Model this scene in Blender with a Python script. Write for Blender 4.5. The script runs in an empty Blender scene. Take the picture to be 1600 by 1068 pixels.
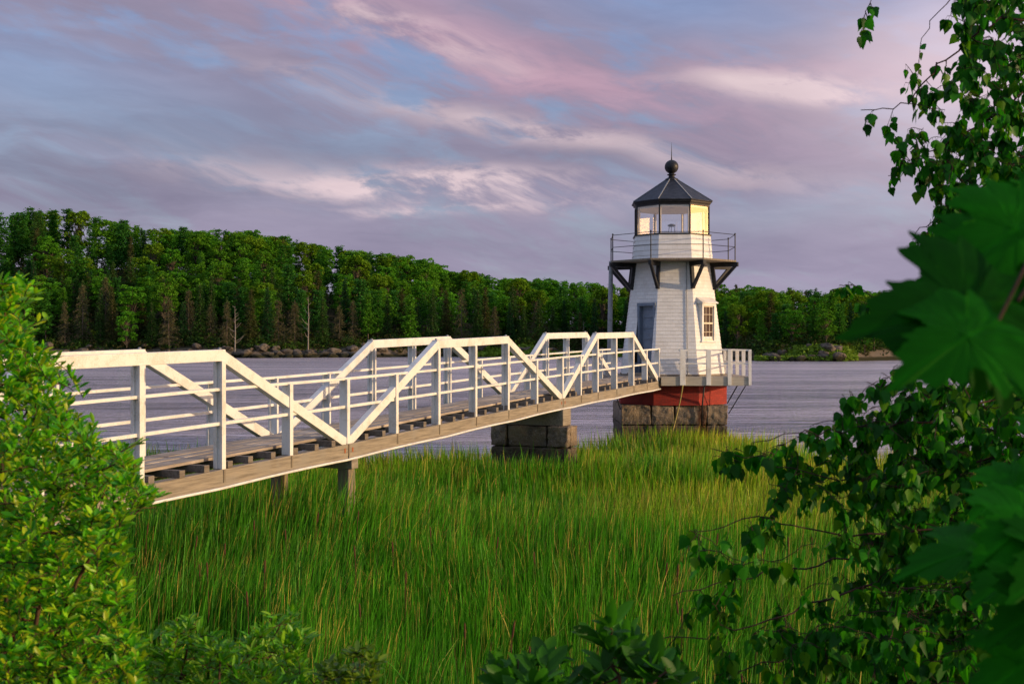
import bpy, math, random
import numpy as np
from mathutils import Vector
R = math.radians
PI = math.pi
random.seed(7)
rng = np.random.default_rng(11)
S = bpy.context.scene
C = S.collection
E = 4.4            # eye height above the river
F = 1800.0         # focal length in photo pixels (1600 wide)

# ------------------------------------------------------------------ camera
cam = bpy.data.cameras.new('camera')
cam.sensor_width = 36.0
cam.lens = 36.0 * F / 1600.0
cam.clip_start = 0.05
cam.clip_end = 9000
cam.dof.use_dof = True
cam.dof.focus_distance = 32.0
cam.dof.aperture_fstop = 9.0
co = bpy.data.objects.new('camera', cam)
C.objects.link(co)
co.location = (0, 0, E)
co.rotation_euler = (R(90), 0, 0)
S.camera = co
S.view_settings.view_transform = 'Standard'
S.view_settings.look = 'None'
S.view_settings.exposure = 0.25
S.view_settings.gamma = 1.0

# ------------------------------------------------------------------ world
SUN_DIR = Vector((0.95, -0.30, math.tan(R(9.5)))).normalized()
wd = bpy.data.worlds.new("World")
S.world = wd
wd.use_nodes = True
NT = wd.node_tree
NT.nodes.clear()


class NB:
    """small helper for writing node maths"""
    def __init__(s, nt): s.nt = nt
    def _in(s, n, i, v):
        if v is None: return
        if hasattr(v, 'is_linked') or hasattr(v, 'links'): s.nt.links.new(v, n.inputs[i])
        else: n.inputs[i].default_value = v
    def m(s, op, a, b=None, c=None, clamp=False):
        n = s.nt.nodes.new('ShaderNodeMath'); n.operation = op; n.use_clamp = clamp
        s._in(n, 0, a); s._in(n, 1, b); s._in(n, 2, c)
        return n.outputs[0]
    def add(s, a, b): return s.m('ADD', a, b)
    def mul(s, a, b): return s.m('MULTIPLY', a, b)
    def ss(s, v, lo, hi, a=0.0, b=1.0):
        n = s.nt.nodes.new('ShaderNodeMapRange'); n.interpolation_type = 'SMOOTHSTEP'
        s._in(n, 0, v); s._in(n, 1, lo); s._in(n, 2, hi); s._in(n, 3, a); s._in(n, 4, b)
        return n.outputs[0]
    def xyz(s, a, b, c=0.0):
        n = s.nt.nodes.new('ShaderNodeCombineXYZ'); s._in(n, 0, a); s._in(n, 1, b); s._in(n, 2, c)
        return n.outputs[0]
    def sep(s, v):
        n = s.nt.nodes.new('ShaderNodeSeparateXYZ'); s.nt.links.new(v, n.inputs[0]); return n.outputs
    def noise(s, v, scale=1.0, detail=4.0, rough=0.55, dist=0.0):
        n = s.nt.nodes.new('ShaderNodeTexNoise')
        if v is not None: s.nt.links.new(v, n.inputs['Vector'])
        n.inputs['Scale'].default_value = scale; n.inputs['Detail'].default_value = detail
        n.inputs['Roughness'].default_value = rough; n.inputs['Distortion'].default_value = dist
        return n.outputs[0]
    def mix(s, f, a, b, mode='MIX'):
        n = s.nt.nodes.new('ShaderNodeMix'); n.data_type = 'RGBA'; n.blend_type = mode
        s._in(n, 0, f)
        for i, v in ((6, a), (7, b)):
            if isinstance(v, (tuple, list)): n.inputs[i].default_value = (v[0], v[1], v[2], 1)
            else: s.nt.links.new(v, n.inputs[i])
        return n.outputs[2]
    def ramp(s, f, stops):
        n = s.nt.nodes.new('ShaderNodeValToRGB'); s.nt.links.new(f, n.inputs[0])
        el = n.color_ramp.elements
        while len(el) < len(stops): el.new(0.5)
        for e, (p, c) in zip(el, stops): e.position = p; e.color = (c[0], c[1], c[2], 1)
        return n.outputs[0]


def lin(r, g, b):
    f = lambda c: (c / 255.0 / 12.92) if c <= 10 else ((c / 255.0 + 0.055) / 1.055) ** 2.4
    return (f(r), f(g), f(b))


def build_world():
    w = NB(NT)
    tc = NT.nodes.new('ShaderNodeTexCoord')
    x, y, z = w.sep(tc.outputs['Generated'])
    az = w.m('ARCTAN2', x, y)                      # 0 straight ahead, + to the right
    el = w.m('ARCSINE', z)
    U = w.m('MULTIPLY_ADD', az, 1840.0, 800.0)
    V = w.m('MULTIPLY_ADD', el, -1840.0, 534.0)
    # warped coordinates
    wp = w.noise(w.xyz(w.mul(U, 1 / 420.), w.mul(V, 1 / 170.)), 1.0, 3.0)
    wv = w.m('SUBTRACT', wp, 0.5)
    U2 = w.m('MULTIPLY_ADD', wv, 260.0, U)
    V2 = w.m('MULTIPLY_ADD', wv, 130.0, V)
    # streaky noises: one tilted as the upper clouds run, one nearly level
    Vt = w.m('SUBTRACT', V2, w.mul(U2, 0.25))
    n1 = w.noise(w.xyz(w.mul(U2, 1 / 330.), w.mul(Vt, 1 / 95.), 3.1), 1.0, 6.0, 0.58)
    n2 = w.noise(w.xyz(w.mul(U2, 1 / 380.), w.mul(V2, 1 / 60.), 7.7), 1.0, 6.0, 0.55)
    n3 = w.noise(w.xyz(w.mul(U2, 1 / 120.), w.mul(Vt, 1 / 40.), 1.7), 1.0, 7.0, 0.62)

    def bump(cu, cv, su, sv, tilt=0.0):
        du = w.m('SUBTRACT', U2, cu)
        dv = w.m('SUBTRACT', V2, w.m('MULTIPLY_ADD', du, tilt, cv))
        q = w.add(w.m('POWER', w.m('ABSOLUTE', w.mul(du, 1. / su)), 2.0), w.m('POWER', w.m('ABSOLUTE', w.mul(dv, 1. / sv)), 2.0))
        return w.m('EXPONENT', w.mul(q, -1.0))
    sky = NT.nodes.new('ShaderNodeTexSky')
    sky.sky_type = 'NISHITA'; sky.sun_disc = False
    sky.sun_elevation = math.asin(SUN_DIR.z)
    sky.sun_rotation = math.atan2(SUN_DIR.x, SUN_DIR.y)
    nish = w.mix(1.0, sky.outputs[0], (0.02, 0.02, 0.02), 'MULTIPLY')
    g = w.ss(V, 0.0, 520.0)
    base = w.ramp(g, [(0.0, lin(98, 120, 168)), (0.35, lin(112, 130, 166)), (0.75, lin(118, 124, 150)), (1.0, lin(120, 122, 148))])
    base = w.mix(1.0, base, nish, 'ADD')
    # mauve veil
    veil = w.mul(w.ss(w.add(n1, w.mul(w.m('SUBTRACT', n3, .5), .4)), 0.34, 0.54), 0.95)
    # the open blue gaps: upper left, upper right of the middle
    gap = w.m('MAXIMUM', bump(90, 165, 430, 80, 0.20), w.mul(bump(1080, 10, 260, 60, 0.1), .95))
    gap = w.m('MAXIMUM', gap, w.mul(bump(1210, 330, 260, 40, -0.05), 0.7))
    veil = w.m('MULTIPLY', veil, w.m('SUBTRACT', 1.0, w.mul(gap, 0.92)))
    col = w.mix(veil, base, lin(134, 124, 150))
    # grey violet bank low left and above the tower
    bank = w.m('MAXIMUM', bump(120, 285, 520, 95, 0.05), w.mul(bump(1150, 245, 420, 65, -0.03), 0.9))
    bank = w.m('MAXIMUM', bank, w.mul(bump(1050, 400, 700, 60, 0.0), 0.65))
    bank = w.m('MAXIMUM', bank, w.mul(bump(480, 240, 420, 60, 0.10), 0.75))
    bank = w.m('MAXIMUM', bank, w.mul(bump(640, 390, 500, 40, 0.02), 0.7))
    bank = w.mul(bank, w.ss(n2, 0.30, 0.62, .15, .9))
    col = w.mix(w.mul(bank, 0.8), col, lin(104, 100, 126))
    # pink lit band from the top centre to the right
    pk = w.m('MAXIMUM', bump(780, 95, 400, 55, 0.235), w.mul(bump(560, 20, 200, 40, 0.1), 0.8))
    pk = w.m('MAXIMUM', pk, w.mul(bump(1220, 130, 240, 36, 0.12), 0.7))
    pk = w.mul(pk, w.ss(w.add(w.mul(n1, .5), w.mul(n3, .5)), 0.36, 0.60))
    col = w.mix(w.m('MINIMUM', w.mul(pk, .95), 1.0), col, lin(178, 138, 160))
    # cream edges
    cr = w.m('MAXIMUM', bump(650, 285, 300, 26, 0.07), bump(1240, 148, 150, 20, 0.16))
    cr = w.m('MAXIMUM', cr, w.mul(bump(850, 205, 380, 22, 0.20), .55))
    cr = w.m('MAXIMUM', cr, w.mul(bump(640, 55, 120, 22, 0.25), .7))
    cr = w.m('MAXIMUM', cr, w.mul(bump(700, 322, 180, 11, -0.02), .8))
    cr = w.mul(cr, w.ss(w.add(w.mul(n3, .6), w.mul(n2, .4)), 0.40, 0.58))
    col = w.mix(w.m('MINIMUM', w.mul(cr, 1.45), 1.0), col, lin(202, 178, 184))
    fs = w.noise(w.xyz(w.mul(U2, 1 / 150.), w.mul(Vt, 1 / 34.), 4.4), 1.0, 7.0, 0.62)
    fl = w.noise(w.xyz(w.mul(U2, 1 / 170.), w.mul(V2, 1 / 26.), 9.1), 1.0, 7.0, 0.6)
    tex = w.ss(w.add(w.mul(fs, .5), w.mul(fl, .5)), .34, .68, .94, 1.07)
    col = w.mix(1.0, col, w.xyz(tex, tex, w.m('MULTIPLY_ADD', tex, .8, .2)), 'MULTIPLY')
    lowg = w.ss(V, 150, 480, 1.02, 1.24)
    col = w.mix(1.0, col, w.xyz(lowg, lowg, lowg), 'MULTIPLY')
    hs = NT.nodes.new('ShaderNodeHueSaturation'); hs.inputs['Saturation'].default_value = .84; NT.links.new(col, hs.inputs['Color']); col = hs.outputs[0]
    # bright warm patch behind the birch, upper right
    gl = w.mul(bump(1520, 140, 240, 160, 0.0), 0.65)
    col = w.mix(gl, col, lin(232, 208, 216))
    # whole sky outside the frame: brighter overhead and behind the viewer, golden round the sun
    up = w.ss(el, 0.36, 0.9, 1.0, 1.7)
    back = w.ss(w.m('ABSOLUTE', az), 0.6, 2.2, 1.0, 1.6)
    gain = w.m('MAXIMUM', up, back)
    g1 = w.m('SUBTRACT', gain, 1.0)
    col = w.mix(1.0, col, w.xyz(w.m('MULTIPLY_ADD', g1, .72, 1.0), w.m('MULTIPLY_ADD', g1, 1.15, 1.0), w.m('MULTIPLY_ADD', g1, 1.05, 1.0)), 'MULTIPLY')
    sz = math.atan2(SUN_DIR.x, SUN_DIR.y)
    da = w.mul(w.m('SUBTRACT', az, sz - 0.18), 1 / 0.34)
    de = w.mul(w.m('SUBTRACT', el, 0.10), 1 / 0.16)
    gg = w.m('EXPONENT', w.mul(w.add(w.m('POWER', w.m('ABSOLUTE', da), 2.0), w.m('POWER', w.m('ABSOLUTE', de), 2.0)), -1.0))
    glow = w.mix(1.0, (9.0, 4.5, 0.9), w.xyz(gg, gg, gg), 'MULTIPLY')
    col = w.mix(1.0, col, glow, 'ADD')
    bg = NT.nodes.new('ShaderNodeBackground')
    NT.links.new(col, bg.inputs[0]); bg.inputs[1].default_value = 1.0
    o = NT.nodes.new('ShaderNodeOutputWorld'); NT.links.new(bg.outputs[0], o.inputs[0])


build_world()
# ------------------------------------------------------------------ sun
sl = bpy.data.lights.new('sun', 'SUN')
sl.energy = 3.3
sl.angle = R(0.6)
sl.color = (1.0, 0.72, 0.42)
so = bpy.data.objects.new('sun', sl)
C.objects.link(so)
so.rotation_euler = (-SUN_DIR).to_track_quat('-Z', 'Y').to_euler()
so.location = (60, -20, 40)


# ------------------------------------------------------------------ helpers
def tag(o, label=None, cat=None, group=None, kind=None):
    if label: o['label'] = label
    if cat: o['category'] = cat
    if group: o['group'] = group
    if kind: o['kind'] = kind
    return o


def empty(name, loc, label=None, cat=None, group=None, rz=0.0):
    o = bpy.data.objects.new(name, None)
    C.objects.link(o)
    o.location = loc
    o.rotation_euler = (0, 0, rz)
    o.empty_display_size = 0.2
    return tag(o, label, cat, group)


def link(name, me, mat=None, parent=None, loc=None, smooth=False, bevel=0.0):
    if mat is not None: me.materials.append(mat)
    o = bpy.data.objects.new(name, me)
    C.objects.link(o)
    if parent is not None:
        o.parent = parent
        if loc is None:     # geometry given in world coordinates
            pm = parent
            while pm is not None:
                me.transform(pm.matrix_basis.inverted()) if pm.parent is None else None
                pm = pm.parent
    if loc is not None: o.location = loc
    if smooth:
        me.polygons.foreach_set('use_smooth', [True] * len(me.polygons))
    if bevel > 0:
        b = o.modifiers.new('bevel', 'BEVEL'); b.width = bevel; b.segments = 2; b.limit_method = 'ANGLE'
        b.harden_normals = False
    return o


def fast(name, V, Fc, col=None, uv=None, matidx=None):
    """V (n,3), Fc (m,k) -> mesh"""
    V = np.asarray(V, dtype=np.float32); Fc = np.asarray(Fc, dtype=np.int32)
    me = bpy.data.meshes.new(name)
    n = len(V); m, k = Fc.shape
    me.vertices.add(n); me.vertices.foreach_set('co', V.ravel())
    me.loops.add(m * k); me.loops.foreach_set('vertex_index', Fc.ravel())
    me.polygons.add(m)
    me.polygons.foreach_set('loop_start', np.arange(0, m * k, k, dtype=np.int32))
    me.polygons.foreach_set('loop_total', np.full(m, k, dtype=np.int32))
    me.update(calc_edges=True)
    if col is not None:
        a = me.color_attributes.new('Col', 'FLOAT_COLOR', 'POINT')
        cc = np.ones((n, 4), dtype=np.float32); cc[:, :3] = col
        a.data.foreach_set('color', cc.ravel())
    return me


class MB:
    """collects polygons, in world coordinates"""
    def __init__(s): s.v = []; s.f = []; s.uv = []
    def poly(s, pts, uvs=None):
        b = len(s.v); s.v += [tuple(p) for p in pts]; s.f.append(tuple(range(b, b + len(pts))))
        s.uv += list(uvs) if uvs else [(p[0], p[2]) for p in pts]
    def hexa(s, p):
        """8 corners: 0-3 bottom ccw, 4-7 top"""
        b = len(s.v); s.v += [tuple(q) for q in p]; s.uv += [(q[0] + q[1], q[2]) for q in p]
        for f in ((3, 2, 1, 0), (4, 5, 6, 7), (0, 1, 5, 4), (1, 2, 6, 5), (2, 3, 7, 6), (3, 0, 4, 7)):
            s.f.append(tuple(b + i for i in f))
    def box(s, x0, x1, y0, y1, z0, z1):
        s.hexa([(x0, y0, z0), (x1, y0, z0), (x1, y1, z0), (x0, y1, z0), (x0, y0, z1), (x1, y0, z1), (x1, y1, z1), (x0, y1, z1)])
    def beam(s, p0, p1, w, h, side=None):
        p0 = Vector(p0); p1 = Vector(p1); d = (p1 - p0).normalized()
        if side is None:
            side = d.cross(Vector((0, 0, 1)))
            if side.length < 1e-3: side = Vector((1, 0, 0))
        side = Vector(side).normalized()
        up = side.cross(d).normalized()
        a = side * (w / 2); b = up * (h / 2)
        s.hexa([p0 - a - b, p0 + a - b, p1 + a - b, p1 - a - b, p0 - a + b, p0 + a + b, p1 + a + b, p1 - a + b])
    def tube(s, pts, r, n=8, caps=True):
        pts = [Vector(p) for p in pts]
        rs = r if isinstance(r, (list, tuple)) else [r] * len(pts)
        b = len(s.v)
        for i, p in enumerate(pts):
            d = (pts[min(i + 1, len(pts) - 1)] - pts[max(i - 1, 0)]).normalized()
            a = d.cross(Vector((0, 0, 1)))
            if a.length < 1e-3: a = Vector((1, 0, 0))
            a.normalize(); c = d.cross(a)
            for k in range(n):
                t = 2 * PI * k / n
                q = p + (a * math.cos(t) + c * math.sin(t)) * rs[i]
                s.v.append(tuple(q)); s.uv.append((k / n, i))
        for i in range(len(pts) - 1):
            for k in range(n):
                s.f.append((b + i * n + k, b + i * n + (k + 1) % n, b + (i + 1) * n + (k + 1) % n, b + (i + 1) * n + k))
        if caps:
            s.f.append(tuple(b + k for k in range(n))[::-1]); s.f.append(tuple(b + (len(pts) - 1) * n + k for k in range(n)))
    def ring(s, c, prof, n=8, rot=0.0):
        """lathe about the vertical through c; prof = [(radius, z)]"""
        b = len(s.v)
        for (r, z) in prof:
            for k in range(n):
                t = rot + 2 * PI * k / n
                s.v.append((c[0] + r * math.cos(t), c[1] + r * math.sin(t), z)); s.uv.append((k / n, z))
        for i in range(len(prof) - 1):
            for k in range(n):
                s.f.append((b + i * n + k, b + i * n + (k + 1) % n, b + (i + 1) * n + (k + 1) % n, b + (i + 1) * n + k))
        s.f.append(tuple(b + k for k in range(n))[::-1]); s.f.append(tuple(b + (len(prof) - 1) * n + k for k in range(n)))
    def build(s, name, mat, parent=None, smooth=False, bevel=0.0, kind=None):
        me = bpy.data.meshes.new(name); me.from_pydata(s.v, [], s.f)
        ul = me.uv_layers.new(name='UVMap')
        li = np.zeros(len(me.loops), dtype=np.int32); me.loops.foreach_get('vertex_index', li)
        ul.data.foreach_set('uv', np.asarray(s.uv, dtype=np.float32)[li].ravel())
        me.update()
        o = link(name, me, mat, parent, smooth=smooth, bevel=bevel)
        if kind: o['kind'] = kind
        return o


def PX(px, py, d):
    """a point at distance d ahead of the viewer, in the direction of photo pixel (px, py)"""
    return ((px - 800) / F * d, d, E - (py - 534) / F * d)


# ------------------------------------------------------------------ materials
def mat(name, rough=0.7, base=(0.5, 0.5, 0.5), spec=0.3):
    m = bpy.data.materials.new(name); m.use_nodes = True
    nt = m.node_tree; b = nt.nodes['Principled BSDF']
    b.inputs['Base Color'].default_value = (*base, 1); b.inputs['Roughness'].default_value = rough
    b.inputs['Specular IOR Level'].default_value = spec
    return m, nt, b, NB(nt)


def bumpit(nt, b, h, strength=0.3, dist=0.01):
    n = nt.nodes.new('ShaderNodeBump'); n.inputs['Strength'].default_value = strength; n.inputs['Distance'].default_value = dist
    nt.links.new(h, n.inputs['Height']); nt.links.new(n.outputs[0], b.inputs['Normal'])


def m_paint(name, c1, c2, scale=3.0, rough=0.5):
    m, nt, b, w = mat(name, rough)
    tc = nt.nodes.new('ShaderNodeTexCoord'); g = nt.nodes.new('ShaderNodeNewGeometry')
    n = w.noise(g.outputs['Position'], scale, 6, 0.65)
    fine = w.noise(g.outputs['Position'], 45.0, 3, 0.6)
    f = w.m('MULTIPLY_ADD', w.m('SUBTRACT', fine, .5), .6, n)
    nt.links.new(w.mix(w.ss(f, .42, .72), c1, c2), b.inputs['Base Color'])
    bumpit(nt, b, fine, 0.25, 0.004)
    return m


def m_wood(name, c1, c2, c3, dirv=None, scale=1.0):
    """weathered timber: grain along dirv (horizontal) or vertical when None"""
    m, nt, b, w = mat(name, 0.85, spec=0.15)
    g = nt.nodes.new('ShaderNodeNewGeometry')
    x, y, z = w.sep(g.outputs['Position'])
    if dirv is None:
        v = w.xyz(w.mul(x, 22 * scale), w.mul(y, 22 * scale), w.mul(z, 1.2 * scale))
    else:
        al = w.add(w.mul(x, dirv[0]), w.mul(y, dirv[1])); ac = w.add(w.mul(x, dirv[1]), w.mul(y, -dirv[0]))
        v = w.xyz(w.mul(al, 1.1 * scale), w.mul(ac, 24 * scale), w.mul(z, 24 * scale))
    n = w.noise(v, 1.0, 6, 0.7)
    big = w.noise(g.outputs['Position'], 1.3, 4, 0.6)
    col = w.mix(w.ss(n, .35, .68), c1, c2)
    col = w.mix(w.ss(big, .48, .70), col, c3)
    nt.links.new(col, b.inputs['Base Color'])
    bumpit(nt, b, n, 0.6, 0.008)
    return m


def m_leaf(name, transl=0.35, rough=0.45, spec=0.35, bumps=0.0):
    m, nt, b, w = mat(name, rough, spec=spec)
    a = nt.nodes.new('ShaderNodeAttribute'); a.attribute_name = 'Col'
    nt.links.new(a.outputs['Color'], b.inputs['Base Color'])
    t = nt.nodes.new('ShaderNodeBsdfTranslucent')
    nt.links.new(w.mix(1.0, a.outputs['Color'], (1.25, 1.35, 0.55), 'MULTIPLY'), t.inputs[0])
    mx = nt.nodes.new('ShaderNodeMixShader'); mx.inputs[0].default_value = transl
    nt.links.new(b.outputs[0], mx.inputs[1]); nt.links.new(t.outputs[0], mx.inputs[2])
    nt.links.new(mx.outputs[0], nt.nodes['Material Output'].inputs[0])
    return m


DX, DY = math.sin(math.atan(790 / F)), math.cos(math.atan(790 / F))       # bridge runs this way
WHITE = m_paint('white_paint', (0.72, 0.71, 0.68), (0.56, 0.53, 0.47), 2.5)
PLANK = m_wood('grey_planks', (0.40, 0.34, 0.28), (0.22, 0.185, 0.155), (0.46, 0.40, 0.34), (DX, DY))
BEAMW = m_wood('tan_timber', (0.31, 0.265, 0.205), (0.16, 0.135, 0.105), (0.25, 0.225, 0.19), (DX, DY))
DARKW = m_wood('dark_timber', (0.20, 0.17, 0.14), (0.11, 0.09, 0.075), (0.24, 0.21, 0.18), (DX, DY))
PALEF = m_wood('pale_fascia', (0.46, 0.42, 0.35), (0.30, 0.27, 0.22), (0.40, 0.36, 0.30), (1, 0))
POSTW = m_wood('post_timber', (0.26, 0.21, 0.15), (0.12, 0.10, 0.08), (0.19, 0.17, 0.13))
BLACKP = m_paint('black_paint', (0.012, 0.012, 0.014), (0.03, 0.03, 0.033), 6, 0.45)
SLATE = m_paint('roof_slate', (0.018, 0.021, 0.03), (0.04, 0.044, 0.058), 5, 0.5)
DOORP = m_paint('door_paint', (0.16, 0.20, 0.26), (0.12, 0.15, 0.20), 4, 0.5)
CREAM = m_paint('cream_paint', (0.72, 0.62, 0.46), (0.62, 0.53, 0.40), 4, 0.6)
GREYM = m_paint('grey_metal', (0.28, 0.29, 0.30), (0.2, 0.2, 0.2), 8, 0.5)
RUST, ntr, br, wr = mat('rusty_plate', 0.9, (0.3, 0.1, 0.04))
ROPE, _, _, _ = mat('yellow_rope', 0.9, (0.45, 0.36, 0.12))


def m_shingle():
    m, nt, b, w = mat('white_shingles', 0.6)
    uv = nt.nodes.new('ShaderNodeUVMap')
    br = nt.nodes.new('ShaderNodeTexBrick'); nt.links.new(uv.outputs[0], br.inputs[0])
    br.inputs['Scale'].default_value = 1.0; br.inputs['Mortar Size'].default_value = 0.0025
    br.inputs['Brick Width'].default_value = 0.19; br.inputs['Row Height'].default_value = 0.135
    br.inputs['Color1'].default_value = (0.74, 0.73, 0.71, 1); br.inputs['Color2'].default_value = (0.66, 0.65, 0.63, 1)
    br.inputs['Mortar'].default_value = (0.5, 0.48, 0.46, 1)
    g = nt.nodes.new('ShaderNodeNewGeometry')
    n = w.noise(g.outputs['Position'], 2.0, 5, .6)
    col = w.mix(w.mul(w.ss(n, .5, .75), .35), br.outputs[0], (0.55, 0.50, 0.44))
    nt.links.new(col, b.inputs['Base Color'])
    bumpit(nt, b, w.m('SUBTRACT', 1.0, br.outputs['Fac']), 0.5, 0.008)
    return m


def m_brick():
    m, nt, b, w = mat('red_brick', 0.8)
    uv = nt.nodes.new('ShaderNodeUVMap')
    br = nt.nodes.new('ShaderNodeTexBrick'); nt.links.new(uv.outputs[0], br.inputs[0])
    br.inputs['Scale'].default_value = 1.0; br.inputs['Mortar Size'].default_value = 0.006
    br.inputs['Brick Width'].default_value = 0.21; br.inputs['Row Height'].default_value = 0.075
    br.inputs['Color1'].default_value = (0.33, 0.032, 0.022, 1); br.inputs['Color2'].default_value = (0.25, 0.024, 0.017, 1)
    br.inputs['Mortar'].default_value = (0.13, 0.03, 0.024, 1)
    g = nt.nodes.new('ShaderNodeNewGeometry')
    n = w.noise(g.outputs['Position'], 2.5, 6, .65)
    nt.links.new(w.mix(w.ss(n, .5, .72), br.outputs[0], (0.17, 0.03, 0.025)), b.inputs['Base Color'])
    bumpit(nt, b, w.m('SUBTRACT', 1.0, br.outputs['Fac']), 0.6, 0.008)
    return m


def m_granite(name='granite'):
    m, nt, b, w = mat(name, 0.9, spec=0.2)
    g = nt.nodes.new('ShaderNodeNewGeometry')
    P = g.outputs['Position']
    n = w.noise(P, 2.2, 6, .62); f = w.noise(P, 28.0, 4, .7); md = w.noise(P, 7.0, 5, .65)
    col = w.mix(w.ss(n, .36, .66), (0.30, 0.225, 0.15), (0.13, 0.105, 0.085))
    col = w.mix(w.mul(w.ss(md, .55, .72), .8), col, (0.20, 0.10, 0.045))
    col = w.mix(w.mul(w.ss(f, .52, .66), .7), col, (0.42, 0.38, 0.33))
    x, y, z = w.sep(P)
    # dark tidal stain with an uneven top
    tz = w.m('MULTIPLY_ADD', w.m('SUBTRACT', n, .5), 1.2, z)
    col = w.mix(w.ss(tz, 1.85, 1.1), col, (0.075, 0.06, 0.04))
    nt.links.new(col, b.inputs['Base Color'])
    rs = w.mul(w.ss(w.m('ABSOLUTE', w.m('SUBTRACT', w.m('MULTIPLY_ADD', md, .3, x), 7.17)), .26, .06), .85)
    col2 = w.mix(rs, col, (0.07, 0.025, 0.012))
    nt.links.new(col2, b.inputs['Base Color'])
    h = w.add(w.mul(md, .7), w.mul(f, .3))
    bumpit(nt, b, h, 1.0, 0.06)
    return m


SHING = m_shingle(); BRICK = m_brick(); GRAN = m_granite()


def m_glass(name='lantern_glass', refl=1.0):
    m = bpy.data.materials.new(name); m.use_nodes = True; nt = m.node_tree; nt.nodes.clear()
    o = nt.nodes.new('ShaderNodeOutputMaterial'); t = nt.nodes.new('ShaderNodeBsdfTransparent'); g = nt.nodes.new('ShaderNodeBsdfGlossy')
    g.inputs['Roughness'].default_value = 0.02
    fr = nt.nodes.new('ShaderNodeFresnel'); nbg = NB(nt); geo = nt.nodes.new('ShaderNodeNewGeometry'); nt.links.new(nbg.m('MULTIPLY_ADD', geo.outputs['Backfacing'], 1 / 1.7 - 1.7, 1.7), fr.inputs[0])
    mx = nt.nodes.new('ShaderNodeMixShader')
    k = NB(nt).m('MULTIPLY', fr.outputs[0], refl, clamp=True)
    nt.links.new(k, mx.inputs[0]); nt.links.new(t.outputs[0], mx.inputs[1]); nt.links.new(g.outputs[0], mx.inputs[2])
    nt.links.new(mx.outputs[0], o.inputs[0])
    return m


GLASS = m_glass('lantern_glass', 1.3)
DGLASS, _, dgb, _ = mat('window_glass', 0.4, (0.07, 0.045, 0.04), 0.03)


def smoothstep(x, a, b):
    t = np.clip((x - a) / (b - a), 0, 1); return t * t * (3 - 2 * t)


def vnoise(x, y, s, seed=0):
    """cheap smooth value noise"""
    x = np.asarray(x, float) / s; y = np.asarray(y, float) / s
    xi = np.floor(x); yi = np.floor(y); fx = x - xi; fy = y - yi
    fx = fx * fx * (3 - 2 * fx); fy = fy * fy * (3 - 2 * fy)
    h = lambda a, b: np.modf(np.abs(np.sin(a * 127.1 + b * 311.7 + seed * 74.7) * 43758.5453))[0]
    return (h(xi, yi) * (1 - fx) + h(xi + 1, yi) * fx) * (1 - fy) + (h(xi, yi + 1) * (1 - fx) + h(xi + 1, yi + 1) * fx) * fy


# ------------------------------------------------------------------ terrain
SH_U = [-900, -300, 0, 400, 700, 950, 1100, 1190, 1320, 1500, 2500]
SH_D = [330, 330, 325, 317, 340, 345, 300, 264, 262, 300, 320]
G_U = [-900, 0, 100, 250, 400, 500, 600, 700, 800, 950, 1150, 1250, 2500]
G_H = [30, 31, 32, 27.5, 26, 21, 18, 15.5, 12, 10, 6.8, 6, 6]
SK_U = [-300, 0, 70, 170, 250, 400, 450, 500, 600, 650, 700, 760, 850, 950, 1100, 1200, 1300, 1380, 1500, 2500]
SK_V = [325, 325, 318, 338, 352, 356, 365, 378, 390, 398, 412, 424, 431, 436, 440, 446, 447, 449, 440, 440]
ME_X = [-40, -12, -4, 1, 4.5, 6, 8.3, 10, 14, 22, 40]
ME_Y = [40, 38, 37, 37.5, 42, 43.6, 43.6, 37, 34.5, 34, 34]


def shoreD(U): return np.interp(U, SH_U, SH_D)


def marsh_edge(x): return np.interp(x, ME_X, ME_Y) + (vnoise(x, x * 0, 1.7, 5) - .5) * 1.6


def ground_h(x, y):
    x = np.asarray(x, float); y = np.asarray(y, float)
    yb = 5.2 + np.clip(-x, 0, 60) * 0.78 + np.clip(x - 4, 0, 60) * .5
    s = y - yb
    near = 0.12 + (2.75 - 0.12) * (1 - smoothstep(s, -5.0, 2.2)) + (vnoise(x, y, 3.0, 1) - .5) * .22
    near = near + np.clip(-s - 6, 0, 40) * .12
    near = near + .42 * np.exp(-((x + 3.9) ** 2 / 7. + (y - 21.5) ** 2 / 9.)) + .25 * np.exp(-((x - 1.8) ** 2 / 5. + (y - 31.6) ** 2 / 2.5)) + .3 * np.exp(-((x - 6) ** 2 / 6. + (y - 41) ** 2 / 2.5))
    me = marsh_edge(x)
    near = near - smoothstep(y - me, -.8, 5.0) * 2.2
    yy = np.maximum(y, 60.0)
    U = 800 + F * x / yy
    off = y - shoreD(U) - (vnoise(x, y, 14, 2) - .5) * 7
    G = np.interp(U, G_U, G_H)
    far = -2.2 + 2.2 * smoothstep(off, -14, -1) + 2.4 * smoothstep(off, -1, 5) + (vnoise(x, y, 4, 3) - .5) * 1.6 * smoothstep(off, -4, 2)
    far = far + (G - 2.2) * smoothstep(off, 2, 95) ** .8
    return np.where(y < 120, near, far)


def axis(parts):
    a = []
    for lo, hi, st in parts: a += list(np.arange(lo, hi, st))
    return np.array(a + [parts[-1][1]])


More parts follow.
